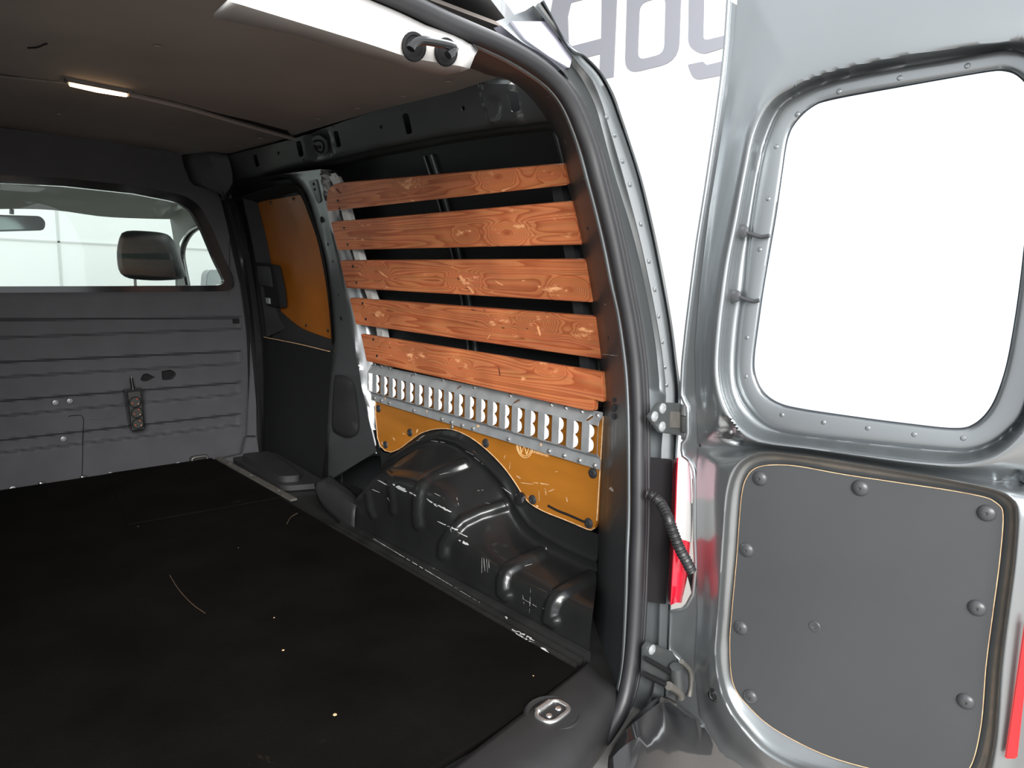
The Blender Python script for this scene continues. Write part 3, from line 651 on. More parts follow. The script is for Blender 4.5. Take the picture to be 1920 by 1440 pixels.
for (x, y, r) in [(1106, 427, .0065), (1145, 632, .0065), (1153, 750, .006), (1154, 765, .0095), (1153, 781, .007)]:
    p = U1(x, y, YP(.90)); v = np.array(p); i = np.argmin(np.linalg.norm(project(_cm)-np.array([x, y]), axis=1)); q = _cm[i]
    d = rays([(x, y)])[0]; t = (np.linalg.norm(q-CAM)-.006)/np.linalg.norm(d); put('pillar_hole', domemesh('hole', None, None), CAM+d*t, (-.75, -.66, 0), wr, r)
# door seal
ss = [(430, -120), (700, -22), (840, 42), (938, 84), (990, 112), (1028, 140), (1056, 170), (1078, 208), (1094, 246), (1108, 285), (1120, 330), (1136, 392), (1152, 460), (1166, 530), (1178, 590), (1186, 640), (1192, 690), (1195, 740), (1197, 800), (1197, 880), (1197, 980), (1194, 1060), (1191, 1140), (1186, 1215), (1178, 1275), (1166, 1322), (1140, 1372), (1080, 1450), (980, 1540)]
sp = UF(cr(ss, 110), YP(YS-.008, KS))
sl_ = empty('trim_3', sp[60], kind='structure', label='black rubber seal around the rear door opening')
tube('seal_bulb', sp, .0145, M_seal, sl_, 14)
tube('seal_lip', sp+np.array([.017, -.002, 0]), .0075, M_seal, sl_, 8)
tube('seal_lip', sp+np.array([.0265, -.004, 0]), .0048, M_seal, sl_, 8)
# rabbet outside the seal
rA = [(930, 40), (977, 78), (1017, 102), (1053, 132), (1080, 168), (1100, 206), (1117, 252), (1137, 320), (1163, 420), (1183, 520), (1200, 613), (1208, 680), (1211, 747), (1212, 850), (1213, 1013), (1210, 1113), (1203, 1213), (1194, 1280), (1178, 1335)]
rM = [(985, 20), (1030, 72), (1075, 125), (1098, 160), (1117, 200), (1130, 245), (1142, 290), (1158, 345), (1184, 430), (1206, 520), (1224, 613), (1233, 680), (1236, 747), (1222, 850), (1222, 1013), (1220, 1113), (1215, 1213), (1210, 1280), (1195, 1340)]
rB = [(1000, 10), (1045, 65), (1082, 116), (1110, 150), (1128, 192), (1140, 232), (1153, 275), (1173, 345), (1197, 435), (1217, 525), (1234, 613), (1244, 680), (1249, 747), (1240, 850), (1240, 1013), (1238, 1113), (1235, 1213), (1228, 1280), (1215, 1340)]
rC = [(1012, 5), (1058, 70), (1092, 108), (1121, 140), (1142, 180), (1156, 218), (1172, 262), (1192, 325), (1215, 420), (1233, 510), (1250, 600), (1259, 670), (1265, 747), (1262, 850), (1258, 1013), (1254, 1113), (1250, 1213), (1246, 1280), (1240, 1340)]
rD = [(1020, 0), (1066, 84), (1098, 105), (1128, 136), (1151, 176), (1166, 218), (1184, 272), (1206, 343), (1228, 435), (1246, 520), (1261, 610), (1270, 680), (1277, 747), (1270, 850), (1264, 1013), (1259, 1113), (1255, 1213), (1252, 1280), (1250, 1340)]
N = 90
rc = [UF(crp(c, N), YP(y, KS)) for c, y in ((rA, YS-.002), (rM, YS+.010), (mid(rM, rB, .85), YS+.002), (rB, YS-.016), (mid(rB, rC, .55), YS-.014), (rC, YS-.017), (mid(rC, rD, .3), YS-.008), (mid(rC, rD, .6), YS-.022), (rD, YS-.026))]
_r = rc[-1][:, :1]/rc[-1][:, 1:2]; _z = np.zeros_like(_r)
rc += [rc[-1]+np.hstack([_r*.8*.02, _z+.02, _z]), rc[-1]+np.hstack([np.minimum(_r*.86*.30, 1.365-rc[-1][:, :1]), _z+.30, _z])]
loft('rear_quarter', rc, M_paint, wr, smooth=50)
for (x, y) in [(1138, 219), (1153, 253), (1168, 302), (1182, 346), (1203, 420), (1218, 490), (1229, 543), (1236, 593), (1243, 641), (1248, 688), (1251, 722)]:
    put('spot_weld', domemesh('weld', [(1, 0), (.7, .35), (.01, .5)], M_paint, 12), U1(x, y, YP(YS-.0165, KS)), (-.2, -1, 0), wr, .0048)
panel('roof_end', bez([(960, 40), (1030, 40), (1050, 78), (1068, 97), (1073, 108), (1068, 128), (1030, 106), (985, 74)], [0, 0, 6, 6, 6, 4, 0, 0]), [], onpx(YP(YS-.004, KS)), mat('roof_end_reflection', (.55, .55, .66), .4), (0, .045, 0), wr, step=20)  # grey body panel coloured pale lavender to stand in for its bright reflection
box('roof_header', (-.36, .86, 1.178), (.60, 1.02, 1.236), M_dpil, wr, .01)

# ================================================================== sliding door (door_2)
d2 = empty('door_2', (1.25, 2.5, 0), kind='structure', label='closed sliding side door seen from inside')
DF = WALL(.045)
panel('door_skin', [(420, 340), (445, 345), (560, 335), (600, 420), (640, 640), (640, 940), (480, 920), (470, 700), (440, 500)], [], onpx(WALL(.062)), M_skin, (.006, 0, 0), d2, step=25)
panel('window_board', bez([(482, 379), (572, 364), (582, 375), (606, 460), (628, 640), (548, 614), (532, 600), (515, 545)], [6, 8, 6, 20, 4, 20, 20, 30], 6), [], onpx(DF), M_plydark, (.008, 0, 0), d2, step=14, label='brown varnished plywood board covering the sliding door window')
for (x, y) in [(550, 373), (508, 380), (615, 620), (574, 610)]: put('screw', domemesh('plug_b', None, None), U1(x, y, WALL(.043)), (-1, 0, 0), d2, .006)
tr = [UF(cr(c, 40), F) for c, F in (([(440, 372), (505, 352), (556, 348), (570, 362), (582, 392), (598, 440), (612, 510), (620, 580), (624, 640)], WALL(.006)), ([(452, 378), (510, 362), (556, 355), (568, 368), (580, 398), (596, 445), (610, 512), (619, 580), (624, 645)], WALL(.02)), ([(470, 384), (515, 371), (556, 361), (567, 374), (578, 402), (594, 448), (608, 514), (617, 582), (622, 648)], WALL(.044)))]
loft('window_surround', tr, M_black, d2, across=3)
lft = [UF(cr(c, 30), F) for c, F in (([(428, 372), (446, 450), (462, 540), (474, 640), (480, 740), (484, 880)], WALL(-.04)), ([(440, 372), (462, 450), (478, 540), (490, 640), (494, 740), (492, 884)], WALL(.0)), ([(482, 379), (500, 450), (517, 540), (548, 614), (590, 630), (628, 644)], WALL(.045)))]
loft('front_surround', lft[:2], M_rubber, d2)
pt = [UF(cr(c, 30), F) for c, F in (([(455, 372), (470, 440), (485, 520), (494, 580), (500, 632)], WALL(.004)), ([(482, 379), (500, 450), (515, 530), (526, 585), (545, 612)], WALL(.043)))]
loft('inner_trim', pt, M_plastic, d2)
panel('lower_trim', bez([(496, 560), (530, 590), (560, 616), (628, 640), (628, 662), (500, 634)], [4, 20, 20, 4, 2, 2]), [], onpx(WALL(.035)), M_plastic, (.01, 0, 0), d2, step=20)
panel('door_board', bez([(494, 632), (560, 645), (624, 660), (618, 760), (612, 900), (560, 905), (495, 880)], [6, 0, 8, 0, 10, 10, 4]), [], onpx(WALL(.018)), mat('black_door_board', (.010, .0105, .011), .6, spec=.25, wear=((.33, .17, .07), 30, .76, (1, 1, 1))), (.006, 0, 0), d2, step=20)
tube('board_edge', UF(cr([(495, 632), (560, 645), (618, 659)], 12), WALL(.017)), .0016, M_plyedge, d2, 6)
hn = [(478, 492), (512, 497), (522, 540), (526, 576), (499, 572), (494, 540)]
slab('handle_plate', [Vector(p) for p in UF(hn, WALL(.0))], (.03, 0, 0), M_black, d2, .003)
slab('handle_grip', [Vector(p) for p in UF([(481, 498), (502, 500), (508, 538), (484, 534)], WALL(-.012))], (.012, 0, 0), M_plastic, d2, .003)
slab('lock_button', [Vector(p) for p in UF([(497, 558), (504, 559), (505, 570), (499, 569)], WALL(-.006))], (.008, 0, 0), M_steel, d2, .002)
# dark pillar between bulkhead and sliding door
bp = [UF(cr(c, 30), F) for c, F in (([(392, 352), (412, 430), (430, 530), (444, 630), (453, 720), (456, 800), (454, 868)], YP(2.893)), ([(412, 360), (430, 430), (451, 530), (464, 630), (467, 720), (467, 800), (464, 868)], YP(2.866)), ([(420, 362), (440, 430), (459, 530), (472, 630), (476, 720), (477, 800), (478, 874)], YP(2.82)), ([(430, 364), (450, 430), (468, 530), (480, 630), (486, 720), (489, 800), (490, 884)], WALL(-.02)), ([(442, 366), (462, 430), (480, 530), (493, 630), (497, 720), (497, 800), (496, 890)], WALL(.02)))]
loft('b_pillar', bp, M_rubber, wr, across=3)
slab('bulkhead_trim_strip', [Vector(p) for p in UF([(470, 640), (476, 700), (481, 760), (481, 817), (463, 817), (466, 760), (469, 700)], YP(2.80))], (0, .008, 0), M_felt, wf, .002)
slab('bulkhead_foot', [Vector(p) for p in UF([(462, 820), (482, 820), (488, 862), (470, 872), (425, 870), (420, 860), (455, 852)], YP(2.79))], (0, .03, 0), M_felt, wf, .003)

# ================================================================== wooden slats on aluminium struts
rk = empty('slat_rack', (1.19, 1.6, .48), label='five stained pine slats screwed across the right side of the cargo space', category='slat rack')
SL = [[(612, 372), (616, 352), (630, 344), (1056, 308), (1064, 347), (614, 396)], [(620, 417), (1071, 378), (1089, 459), (633, 469)], [(637, 489), (1097, 487), (1110, 567), (649, 540)],
      [(655, 559), (1116, 594), (1126, 673), (667, 608)], [(676, 626), (1128, 698), (1130, 754), (1114, 750), (1112, 770), (1101, 770), (687, 677)]]
for i, c in enumerate(SL):
    P = UF(c, WALL((-.036, -.030, -.030, -.030, -.047)[i])); ce_ = P.mean(0)
    u, s_, vt = np.linalg.svd(P-ce_); nn = vt[2]; nn = nn if nn[0] > 0 else -nn
    P = P-np.outer((P-ce_) @ nn, nn)
    if i == 0: P = np.vstack([P[:0], bez(P, [.02, .03, .02, .004, .004, .004], 4)])
    slo = slab('slat', [Vector(p) for p in P], nn*.018, M_slat, rk, .0018)
    lft_ = [(c[-1][0]*.5+c[0][0]*.5+22, c[-1][1]*.5+c[0][1]*.5)]
    dy = (c[-1][1]-c[0][1])*.3
    for sgn in (-1, 1):
        p = U1(lft_[0][0]+sgn*dy*.22, lft_[0][1]+sgn*dy, WALL((-.0375, -.0315, -.0315, -.0315, -.0485)[i])); put('screw', domemesh('plug_b', None, None), p, (-1, 0, .1), slo, .0045)
st = UF(cr([(628, 331), (636, 345), (648, 385), (660, 430), (674, 478), (686, 520), (700, 560), (712, 596), (720, 640), (726, 690)], 20), WALL(.004))
sv = [st+np.array(o) for o in ((-.012, .016, 0), (-.012, -.016, 0), (.012, -.016, 0), (.012, .016, 0), (-.012, .016, 0))]
loft('strut', sv, M_alu, rk, smooth=20)
slab('strut_foot', [Vector(p) for p in UF([(619, 326), (628, 324), (640, 340), (630, 345)], WALL(.0))], (.004, 0, 0), M_alu, rk, .001)
s2 = UF(cr([(1066, 320), (1080, 400), (1096, 480), (1112, 590), (1124, 700), (1128, 780)], 16), WALL(.004))
loft('strut', [s2+np.array(o) for o in ((-.010, .05, 0), (-.010, .02, 0), (.012, .02, 0), (.012, .05, 0), (-.010, .05, 0))], M_skin, rk, smooth=20)

# ================================================================== plywood lining and lashing rail
pl = empty('plywood_lining', (1.21, 1.5, .2), label='orange varnished plywood lining cut around the wheel arch under the rail', category='wall panel')
pp = [(704, 692), (704, 780), (708, 822), (713, 836), (722, 845), (733, 848)]+[tuple(q) for q in cr([(733, 848), (748, 842), (768, 827), (790, 812), (820, 804), (850, 806), (880, 819), (911, 842), (941, 872), (963, 901), (983, 932), (997, 946), (1022, 960), (1060, 975), (1100, 992)], 60)][1:]+[(1109, 994), (1115, 990), (1119, 976), (1127, 850), (1131, 780)]
PLF = onpx(XP(1.203))
panel('plywood_board', pp, [oval(1097-832, 0, 1, 1)] if 0 else [], PLF, M_ply, (.009, 0, 0), pl, step=14)
tube('raw_edge', UF(np.array(pp[:-3]), XP(1.2025)), .0012, M_plyedge, pl, 5)
tube('raw_edge', UF(resample(np.array(pp[-3:]), 10), XP(1.2025)), .0016, M_plyedge, pl, 5)
for (x, y) in [(710, 766), (723, 834), (769, 811), (911, 831), (1112, 887), (999, 937), (1104, 981)]:
    put('plug', domemesh('plug_p', [(1, 0), (.92, .22), (.55, .42), (.35, .44), (.3, .3), (.01, .3)], M_plug, 16), U1(x, y, XP(1.2028)), (-1, 0, 0), pl, .0128)
tube('dark_smear', UF(cr([(1028, 948), (1045, 957), (1070, 967), (1097, 979)], 12), XP(1.2024)), .003, M_black, pl, 6)
# printed mark: ring emblem and town name, half hidden by the rail
em = U1(983, 838, XP(1.2026))
for r in (.028, .0235): tube('print_ring', [em+Vector((0, r*math.cos(a), r*math.sin(a))) for a in np.linspace(0, 2*math.pi, 40, endpoint=False)], .0009, M_print, pl, 5, True)
def stroke(pts): tube('print_stroke', [em+Vector((0, -x*.0235, z*.0235)) for x, z in pts], .0011, M_print, pl, 5)
stroke([(-.45, .88), (0, -.05), (.45, .88)]); stroke([(-.85, .5), (-.42, -.75), (0, .15), (.42, -.75), (.85, .5)])
tx = bpy.data.curves.new('print_text', 'FONT'); tx.body = 'Eindhoven'; tx.size = .026; tx.extrude = .0003
to = bpy.data.objects.new('print_text', tx); C.objects.link(to)
bpy.context.view_layer.update()
tme = bpy.data.meshes.new_from_object(to.evaluated_get(bpy.context.evaluated_depsgraph_get())); bpy.data.objects.remove(to)
ta, tb = U1(997, 848, XP(1.2026)), U1(1028, 857, XP(1.2026)); wd = max(v.co.x for v in tme.vertices); sc = (ta-tb).length/wd
ex = (tb-ta).normalized(); ez = Vector((0, 0, 1)); ez = (ez-ex*ez.dot(ex)).normalized(); en = ex.cross(ez)
for v in tme.vertices: v.co = ta+ex*(v.co.x*sc)+ez*(v.co.y*sc*1.05)+en*v.co.z
link('print_text', tme, M_print, pl, 0)
# lashing rail: (s, t) on its four corners, hat profile
rl = empty('lashing_rail', (1.19, 1.5, .4), label='zinc steel lashing rail with a row of scalloped slots across the side wall', category='lashing rail')
RT = [U1(697, 683, XP(1.198)), U1(1131, 773, XP(1.198)), U1(1126, 881, XP(1.198)), U1(697, 750, XP(1.198))]
TLc, TRc, BRc, BLc = [np.array(v) for v in RT]
RLEN = np.linalg.norm(TRc-TLc)
def rprof(t):                                   # t = 0 bottom flange, 1 top flange; height of the face above the wall
    return np.interp(t, [0, .16, .19, .21, .25, .83, .90, 1.0], [.002, .002, .0005, .0005, .016, .016, .002, .002])
def rmap(q, off=0.0):
    s, t = q[:, 0:1], q[:, 1:2]
    P = (BLc*(1-s)+BRc*s)*(1-t)+(TLc*(1-s)+TRc*s)*t
    P = P-np.c_[rprof(t[:, 0])+off, np.zeros((len(q), 2))]
    return P
def st_of(x, y):                                # pixel -> (s, t)
    p = np.array(U1(x, y, XP(1.187))); s = (p[1]-TLc[1])/(TRc[1]-TLc[1]); lo = BLc*(1-s)+BRc*s; hi = TLc*(1-s)+TRc*s
    return s, (p[2]-lo[2])/(hi[2]-lo[2])
sA, _ = st_of(697, 715); sB, _ = st_of(1114, 827)
slots = [sA+(sB-sA)*i/20 for i in range(21)]; hw = .0115/RLEN*1.0
holes = []
for s in slots:
    w = .0125/RLEN; holes.append([(s+w, .28), (s+w, .78), (s-w, .78), (s-w, .28)])
for (x, y) in [(767, 705), (857, 727), (966, 753), (1104, 785)]:
    s, t = .0, .0; s, t = st_of(x, y); a = .006/RLEN; holes.append([(s-a*.2, t-.045), (s+a*1.2, t+.03), (s+a*.5, t+.05), (s-a*.9, t-.025)])
Sx = lambda q: np.c_[q[:, 0]/RLEN*1.0, q[:, 1]/.14]
hl2 = [[(a*RLEN, b*.14) for a, b in h] for h in holes]
panel('rail_body', [(0, .02), (0, 0), (RLEN, 0), (RLEN, .14), (0, .14), (0, .12)], hl2, lambda q: rmap(Sx(q)), M_steel, (.0018, 0, 0), rl, step=.0105, smooth=30)
# curled tab beside each slot
tabmesh = None
for s in slots:
    V = []; Fc = []; n = 13
    for j in range(n):
        t = .29+.48*j/(n-1); wv = .5+.5*math.cos((t-.30)/.46*4*math.pi)
        wv = .10+.90*abs(math.sin((t-.29)/.48*2*math.pi))**.55
        for k_ in range(5):
            a = k_/4.0; ss_ = s-.0122/RLEN+a*.0115*wv/RLEN
            p = rmap(np.array([[ss_, t]]))[0]; p[0] += .004*a*a-.001*math.sin(a*math.pi)
            V.append(p)
    for j in range(n-1):
        for k_ in range(4): Fc.append((j*5+k_, j*5+k_+1, j*5+k_+6, j*5+k_+5))
    mesh('tab', V, Fc, M_tab, rl, 60)
rvm = domemesh('rivet_r', [(1, 0), (.9, .35), (.5, .65), (.01, .72)], M_bright, 12)
up = [(615, 135), (690, 155), (785, 178), (1070, 245), (1380, 315), (1735, 395)]; up = [(600+x/6, 660+y/6) for x, y in up]+[(880+x/6, 680+y/6) for x, y in [(55, 275), (460, 370), (920, 475), (1085, 510), (1265, 550), (1443, 595)]]
dn = [(600+x/6, 660+y/6) for x, y in [(612, 517), (690, 543), (778, 570), (1055, 658), (1370, 755), (1480, 790), (1600, 825), (1720, 860), (1487, 845)]]+[(880+x/6, 680+y/6) for x, y in [(40, 740), (440, 860), (898, 995), (1067, 1045), (1240, 1100), (1413, 1155)]]
for (x, y) in up+dn: put('rivet', rvm, U1(x, y, XP(1.1955)), (-1, 0, 0), rl, .0062)
for (x, y) in [(722, 747), (800, 771), (897, 799), (895, 799), (1014, 834)]: put('dent', domemesh('dent', [(1, 0), (.6, .2), (.01, .25)], M_plyedge, 8), U1(x, y, XP(1.1955)), (-1, 0, 0), rl, .004)

# ================================================================== power strip on the bulkhead
ps = empty('power_strip', U1(258, 768, YP(2.86)), label='black three-socket power strip fixed to the bulkhead', category='power strip')
F1, F2 = YP(2.828), YP(2.822)
bo = bez([(234, 732), (266, 727), (272, 800), (270, 806), (249, 810), (246, 806)], 3, 4)
P = UF(bo, F1); slab('strip_body', [Vector(p) for p in P], (0, .032, 0), M_gblack, ps, .003)
slab('face_plate', [Vector(p) for p in UF([(240, 736), (263, 734), (270, 804), (248, 807)], F2)], (0, .006, 0), mat('strip_face', (.038, .038, .034), .45), ps, .001)
for (x, y) in [(253.5, 754), (256.8, 774), (259, 794.5)]:
    sk_ = put('socket', domemesh('socket', [(1, 0), (1, .12), (.86, .12), (.84, -.1), (.01, -.12)], M_black, 20), U1(x, y, YP(2.820)), (0, -1, 0), ps, .0215)
    for dx, dz, m_ in [(.007, .011, M_contact), (-.009, -.004, M_contact), (.011, -.008, M_contact2)]:
        q = Vector(U1(x, y, YP(2.818)))+Vector((dx, 0, dz)); put('contact', domemesh('contact_'+m_.name, [(1, 0), (.6, .5), (.01, .6)], m_, 8), q, (0, -1, 0), sk_, .0032)
tube('cord', UF(cr([(250, 732), (248, 722), (246, 712), (247, 707)], 10), YP(2.85)), .0065, M_gblack, ps, 8, radii=np.linspace(.0085, .005, 10))

# ================================================================== cab behind the bulkhead
cabf = empty('cab_ceiling', (.5, 3.3, 1.1), kind='structure', label='pale grey headliner and overhead shelf of the cab')
cc_ = [UF(cr(c, 20), F) for c, F in (([(-200, 330), (0, 338), (120, 346), (240, 362), (330, 372), (365, 380)], YP(2.96)), ([(-200, 355), (0, 352), (115, 366), (200, 373), (280, 372), (340, 374)], YP(3.2)), ([(-200, 382), (0, 378), (110, 385), (200, 386), (280, 388), (330, 392)], YP(3.5)), ([(-200, 398), (0, 392), (100, 394), (190, 406), (270, 410), (320, 411)], YP(3.62)))]
loft('headliner', cc_, M_cabgrey, cabf, across=4)
loft('cab_roof_edge', [cc_[0], cc_[0]+np.array([0, 0, .2])], M_cabgrey, cabf)
box('cab_roof', (-.36, 2.92, 1.24), (1.15, 4.1, 1.26), M_paint, cabf, .003)
apl = [UF(cr(c, 20), F) for c, F in (([(306, 412), (312, 440), (318, 470), (322, 500), (326, 536)], YP(3.75)), ([(322, 405), (332, 430), (340, 460), (344, 500), (346, 536)], YP(3.55)), ([(372, 382), (352, 430), (341, 460), (350, 500), (356, 536)], YP(3.3)))]
apl2 = [UF(cr(c, 20), F) for c, F in (([(300, 408), (316, 392), (336, 382), (362, 378), (376, 384)], YP(3.45)), ([(322, 412), (330, 420), (345, 415), (370, 410), (392, 414)], XP(1.13)), ([(330, 470), (341, 448), (356, 432), (376, 424), (394, 424)], XP(1.135)))]
loft('a_pillar_trim', apl2, M_cabgrey, cabf, across=3)
loft('a_pillar', [UF(cr([(318, 408), (322, 430), (326, 455), (330, 480), (334, 536)], 12), YP(3.7)), UF(cr([(330, 408), (334, 430), (336, 455), (341, 480), (352, 536)], 12), YP(3.6))], M_cabgrey, cabf)
ws = UF(cr([(394, 420), (376, 424), (358, 436), (346, 456), (342, 478), (346, 505), (352, 536)], 24), XP(1.13))
tube('door_window_seal', ws, .014, M_gblack, cabf, 8)
box('cab_side', (1.14, 3.0, -.3), (1.22, 4.3, .60), M_paint, cabf, .01)
box('dashboard', (-.3, 4.0, -.2), (1.14, 4.4, .52), M_plastic, cabf, .03)
# passenger seat with head rest
se = empty('front_seat', (1.0, 3.35, -.05), label='dark leather front seat head rest seen through the bulkhead window', category='seat')
hr = np.array([(222, 505), (219, 470), (226, 440), (238, 433), (270, 433), (310, 438), (326, 452), (338, 480), (347, 510), (346, 522), (300, 526), (256, 524), (234, 519)], float); hcx = np.array([284, 480.0])
rg_ = byangle(cr(hr, 80, True), hcx, 48)
rr = [UF(hcx+(rg_-hcx)*s, YP(y)) for s, y in ((.55, 3.245), (.86, 3.25), (.97, 3.275), (1.0, 3.31), (.95, 3.35), (.80, 3.37), (.5, 3.375))]
rr = [np.tile(rr[0].mean(0), (48, 1))]+rr+[np.tile(rr[-1].mean(0), (48, 1))]
hro = loft('head_rest', rr, M_seat, se, closed=True, smooth=60)
for x in (253, 331):
    p = U1(x, 520, YP(3.31)); tube('head_rest_post', [p, p-Vector((0, 0, .13))], .006, M_steel, hro, 8)
q = U1(284, 560, YP(3.31)); box('backrest', (q.x-.24, 3.26, -.05), (min(q.x+.24, 1.12), 3.42, q.z-.0), M_seat, se, .04)
# rear-view mirror
mr = empty('rear_view_mirror', U1(40, 418, YP(3.7)), label='black interior mirror hanging below the cab shelf', category='mirror')
mo = bez([(-60, 401), (76, 405), (86, 416), (83, 432), (-60, 436)], [4, 8, 8, 8, 4], 5)
slab('mirror_shell', [Vector(p) for p in UF(mo, YP(3.70))], (0, .03, 0), M_gblack, mr, .003)
slab('mirror_glass', [Vector(p) for p in UF(bez([(-55, 405), (72, 408), (80, 416), (78, 429), (-55, 432)], [4, 6, 6, 6, 4], 4), YP(3.697))], (0, .004, 0), mat('mirror_silver', (.30, .31, .31), .06, 1.0), mr, 0)
tube('mirror_stem', UF([(22, 392), (22, 402)], YP(3.72)), .009, M_gblack, mr, 8)
# outside mirror of the passenger door
om = cabf
slab('mirror_housing', [Vector(p) for p in UF(bez([(386, 540), (388, 514), (394, 506), (416, 506), (420, 540)], 4, 4), YP(3.62))], (0, .08, 0), M_paint, om, .01)

# ================================================================== open rear door (door_1)
TH = math.radians(94.0)
DH = np.array([1.150, .715, 0.0]); DN = np.array([-math.sin(TH), math.cos(TH), 0.0]); DN = DN if DN[0] < 0 else -DN   # inner side
def DO(d): return lambda p: (p-DH) @ DN-d
D = empty('door_1', (1.15, .715, 0), kind='structure', label='grey rear wing door standing open with window and grey board')
Bup = [(1386, -60), (1377, 80), (1352, 260), (1330, 393), (1312, 540), (1303, 653), (1306, 760), (1310, 836), (1400, 838), (1440, 840), (1513, 847), (1613, 863), (1713, 879), (1797, 891), (1900, 906), (2004, 920), (2020, 600), (2030, 300), (2030, -150)]
W3 = [(1413, 247), (1397, 320), (1380, 410), (1363, 493), (1352, 570), (1347, 613), (1342, 680), (1345, 723), (1357, 763), (1377, 797), (1407, 821), (1440, 831), (1513, 840), (1613, 854), (1713, 867), (1797, 872), (1847, 863), (1887, 840), (1922, 800), (1945, 750), (1965, 620), (1980, 420), (1985, 220), (1972, 115), (1930, 76), (1863, 78), (1813, 83), (1680, 103), (1547, 133), (1480, 163), (1440, 193)]
LO = [(1440, 260), (1427, 310), (1413, 393), (1403, 470), (1397, 540), (1387, 613), (1382, 697), (1390, 737), (1413, 773), (1447, 800), (1497, 813), (1580, 823), (1680, 833), (1780, 842), (1820, 842), (1863, 827), (1897, 800), (1917, 773), (1930, 720), (1942, 600), (1958, 400), (1962, 220), (1948, 120), (1920, 100), (1897, 95), (1863, 97), (1780, 113), (1680, 130), (1580, 150), (1513, 173), (1467, 203)]
LI = [(1475, 260), (1464, 330), (1454, 400), (1442, 470), (1430, 540), (1420, 610), (1412, 675), (1415, 708), (1430, 738), (1458, 758), (1500, 769), (1600, 784), (1700, 797), (1790, 806), (1828, 798), (1860, 765), (1884, 705), (1900, 630), (1916, 520), (1930, 380), (1938, 250), (1932, 170), (1912, 140), (1886, 130), (1850, 132), (1700, 158), (1560, 184), (1520, 199), (1490, 228)]
c = np.array([1660, 480.0]); n = 400
POCK = [bez([(1350, 785), (1363, 783), (1393, 828), (1387, 836), (1354, 824)], 7, 5), bez([(1856, 914), (1913, 878), (1918, 920)], 8, 5)]
def pocket(A):
    m_, n_, _ = A.shape; px = project(A.reshape(-1, 3)); h = np.zeros(m_*n_)
    for q in POCK:
        e = segdist(px, list(q)+[q[0]])*np.where(inside(px, q), 1, -1); h = np.maximum(h, np.clip(e/5+.4, 0, 1))
    return A-DN*(.014*h).reshape(m_, n_, 1)
def ring2(poly, smooth=True): return byangle(cr(poly, 240, True) if smooth else np.array(poly, float), c, n)
b_, w3, lo, li = ring2(Bup, False), ring2(W3), ring2(LO), ring2(LI)
mixp = lambda a, b, f: a*(1-f)+b*f
lv = [(b_, -.004), (mixp(b_, w3, .25), .004), (mixp(b_, w3, .5), .022), (mixp(b_, w3, .78), .036), (w3, .038), (mixp(w3, lo, .2), .030), (mixp(w3, lo, .5), -.002), (mixp(w3, lo, .85), -.014), (lo, -.008), (mixp(lo, li, .12), -.004), (mixp(lo, li, .9), -.006), (li, -.012), (mixp(li, np.tile(c, (n, 1)), .01), -.020)]
loft('door_frame', [UF(p, DO(d)) for p, d in lv], M_paint, D, closed=True, smooth=60, across=6, disp=pocket)
fi = mixp(li, np.tile(c, (n, 1)), .012)
loft('glass_border', [UF(li, DO(-.013)), UF(fi, DO(-.016))], M_frit, D, closed=True)
gl = panel('window_glass', mixp(li, np.tile(c, (n, 1)), -.02), [], onpx(DO(-.018)), M_glass, tuple(-DN*.004), D, step=200, grid=False)
for i in range(13):
    f = i/12.0; a = (1478-64*min(1, f*1.05), 262+f*440); b2 = (1934-70*f**1.6, 190+f*560)
    tube('heating_wire', UF([a, b2], DO(-.0165)), .0003, M_wire, gl, 4)
for (x, y) in [(1495, 214), (1573, 171), (1687, 146), (1814, 123), (1455, 275), (1440, 373), (1424, 468), (1400, 633), (1398, 706), (1466, 778), (1544, 792), (1627, 803), (1714, 815), (1806, 822)]:
    put('rivet', domemesh('rivet_d', [(1, 0), (.7, .3), (.01, .4)], M_paint, 12), U1(x, y, DO(-.0045)), DN, D, .0042)
_mk = U1(1486, 737, DO(-.0165)); M_stamp = mat('glass_stamp', (.45, .50, .56), .6)
put('glass_stamp', domemesh('stamp', [(1, 0), (.01, .02)], M_stamp, 16), _mk, DN, gl, .0035)
for dy_ in (8, 12): tube('glass_stamp', UF([(1478, 737+dy_), (1494, 738+dy_)], DO(-.0165)), .0005, M_stamp, gl, 5)
tube('glass_stamp', UF([(1498+4*math.cos(a), 744+4*math.sin(a)) for a in np.linspace(0, 6.28, 16, endpoint=False)], DO(-.0165)), .0003, M_stamp, gl, 4, True)
# heater wire clips on the frame
for (x, y, x2) in [(1392, 434, 1443), (1378, 555, 1424)]:
    put('cable_clip', domemesh('clip', [(1, 0), (1, .25), (.7, .4), (.3, .45), (.01, .45)], M_plugg, 14), U1(x, y, DO(.005)), DN, D, .012)
    tube('cable', UF(cr([(x-4, y-2), (x+12, y+3), (x+32, y+10), (x2, y+8)], 14), DO(.006)), .0035, M_plugg, D, 8)
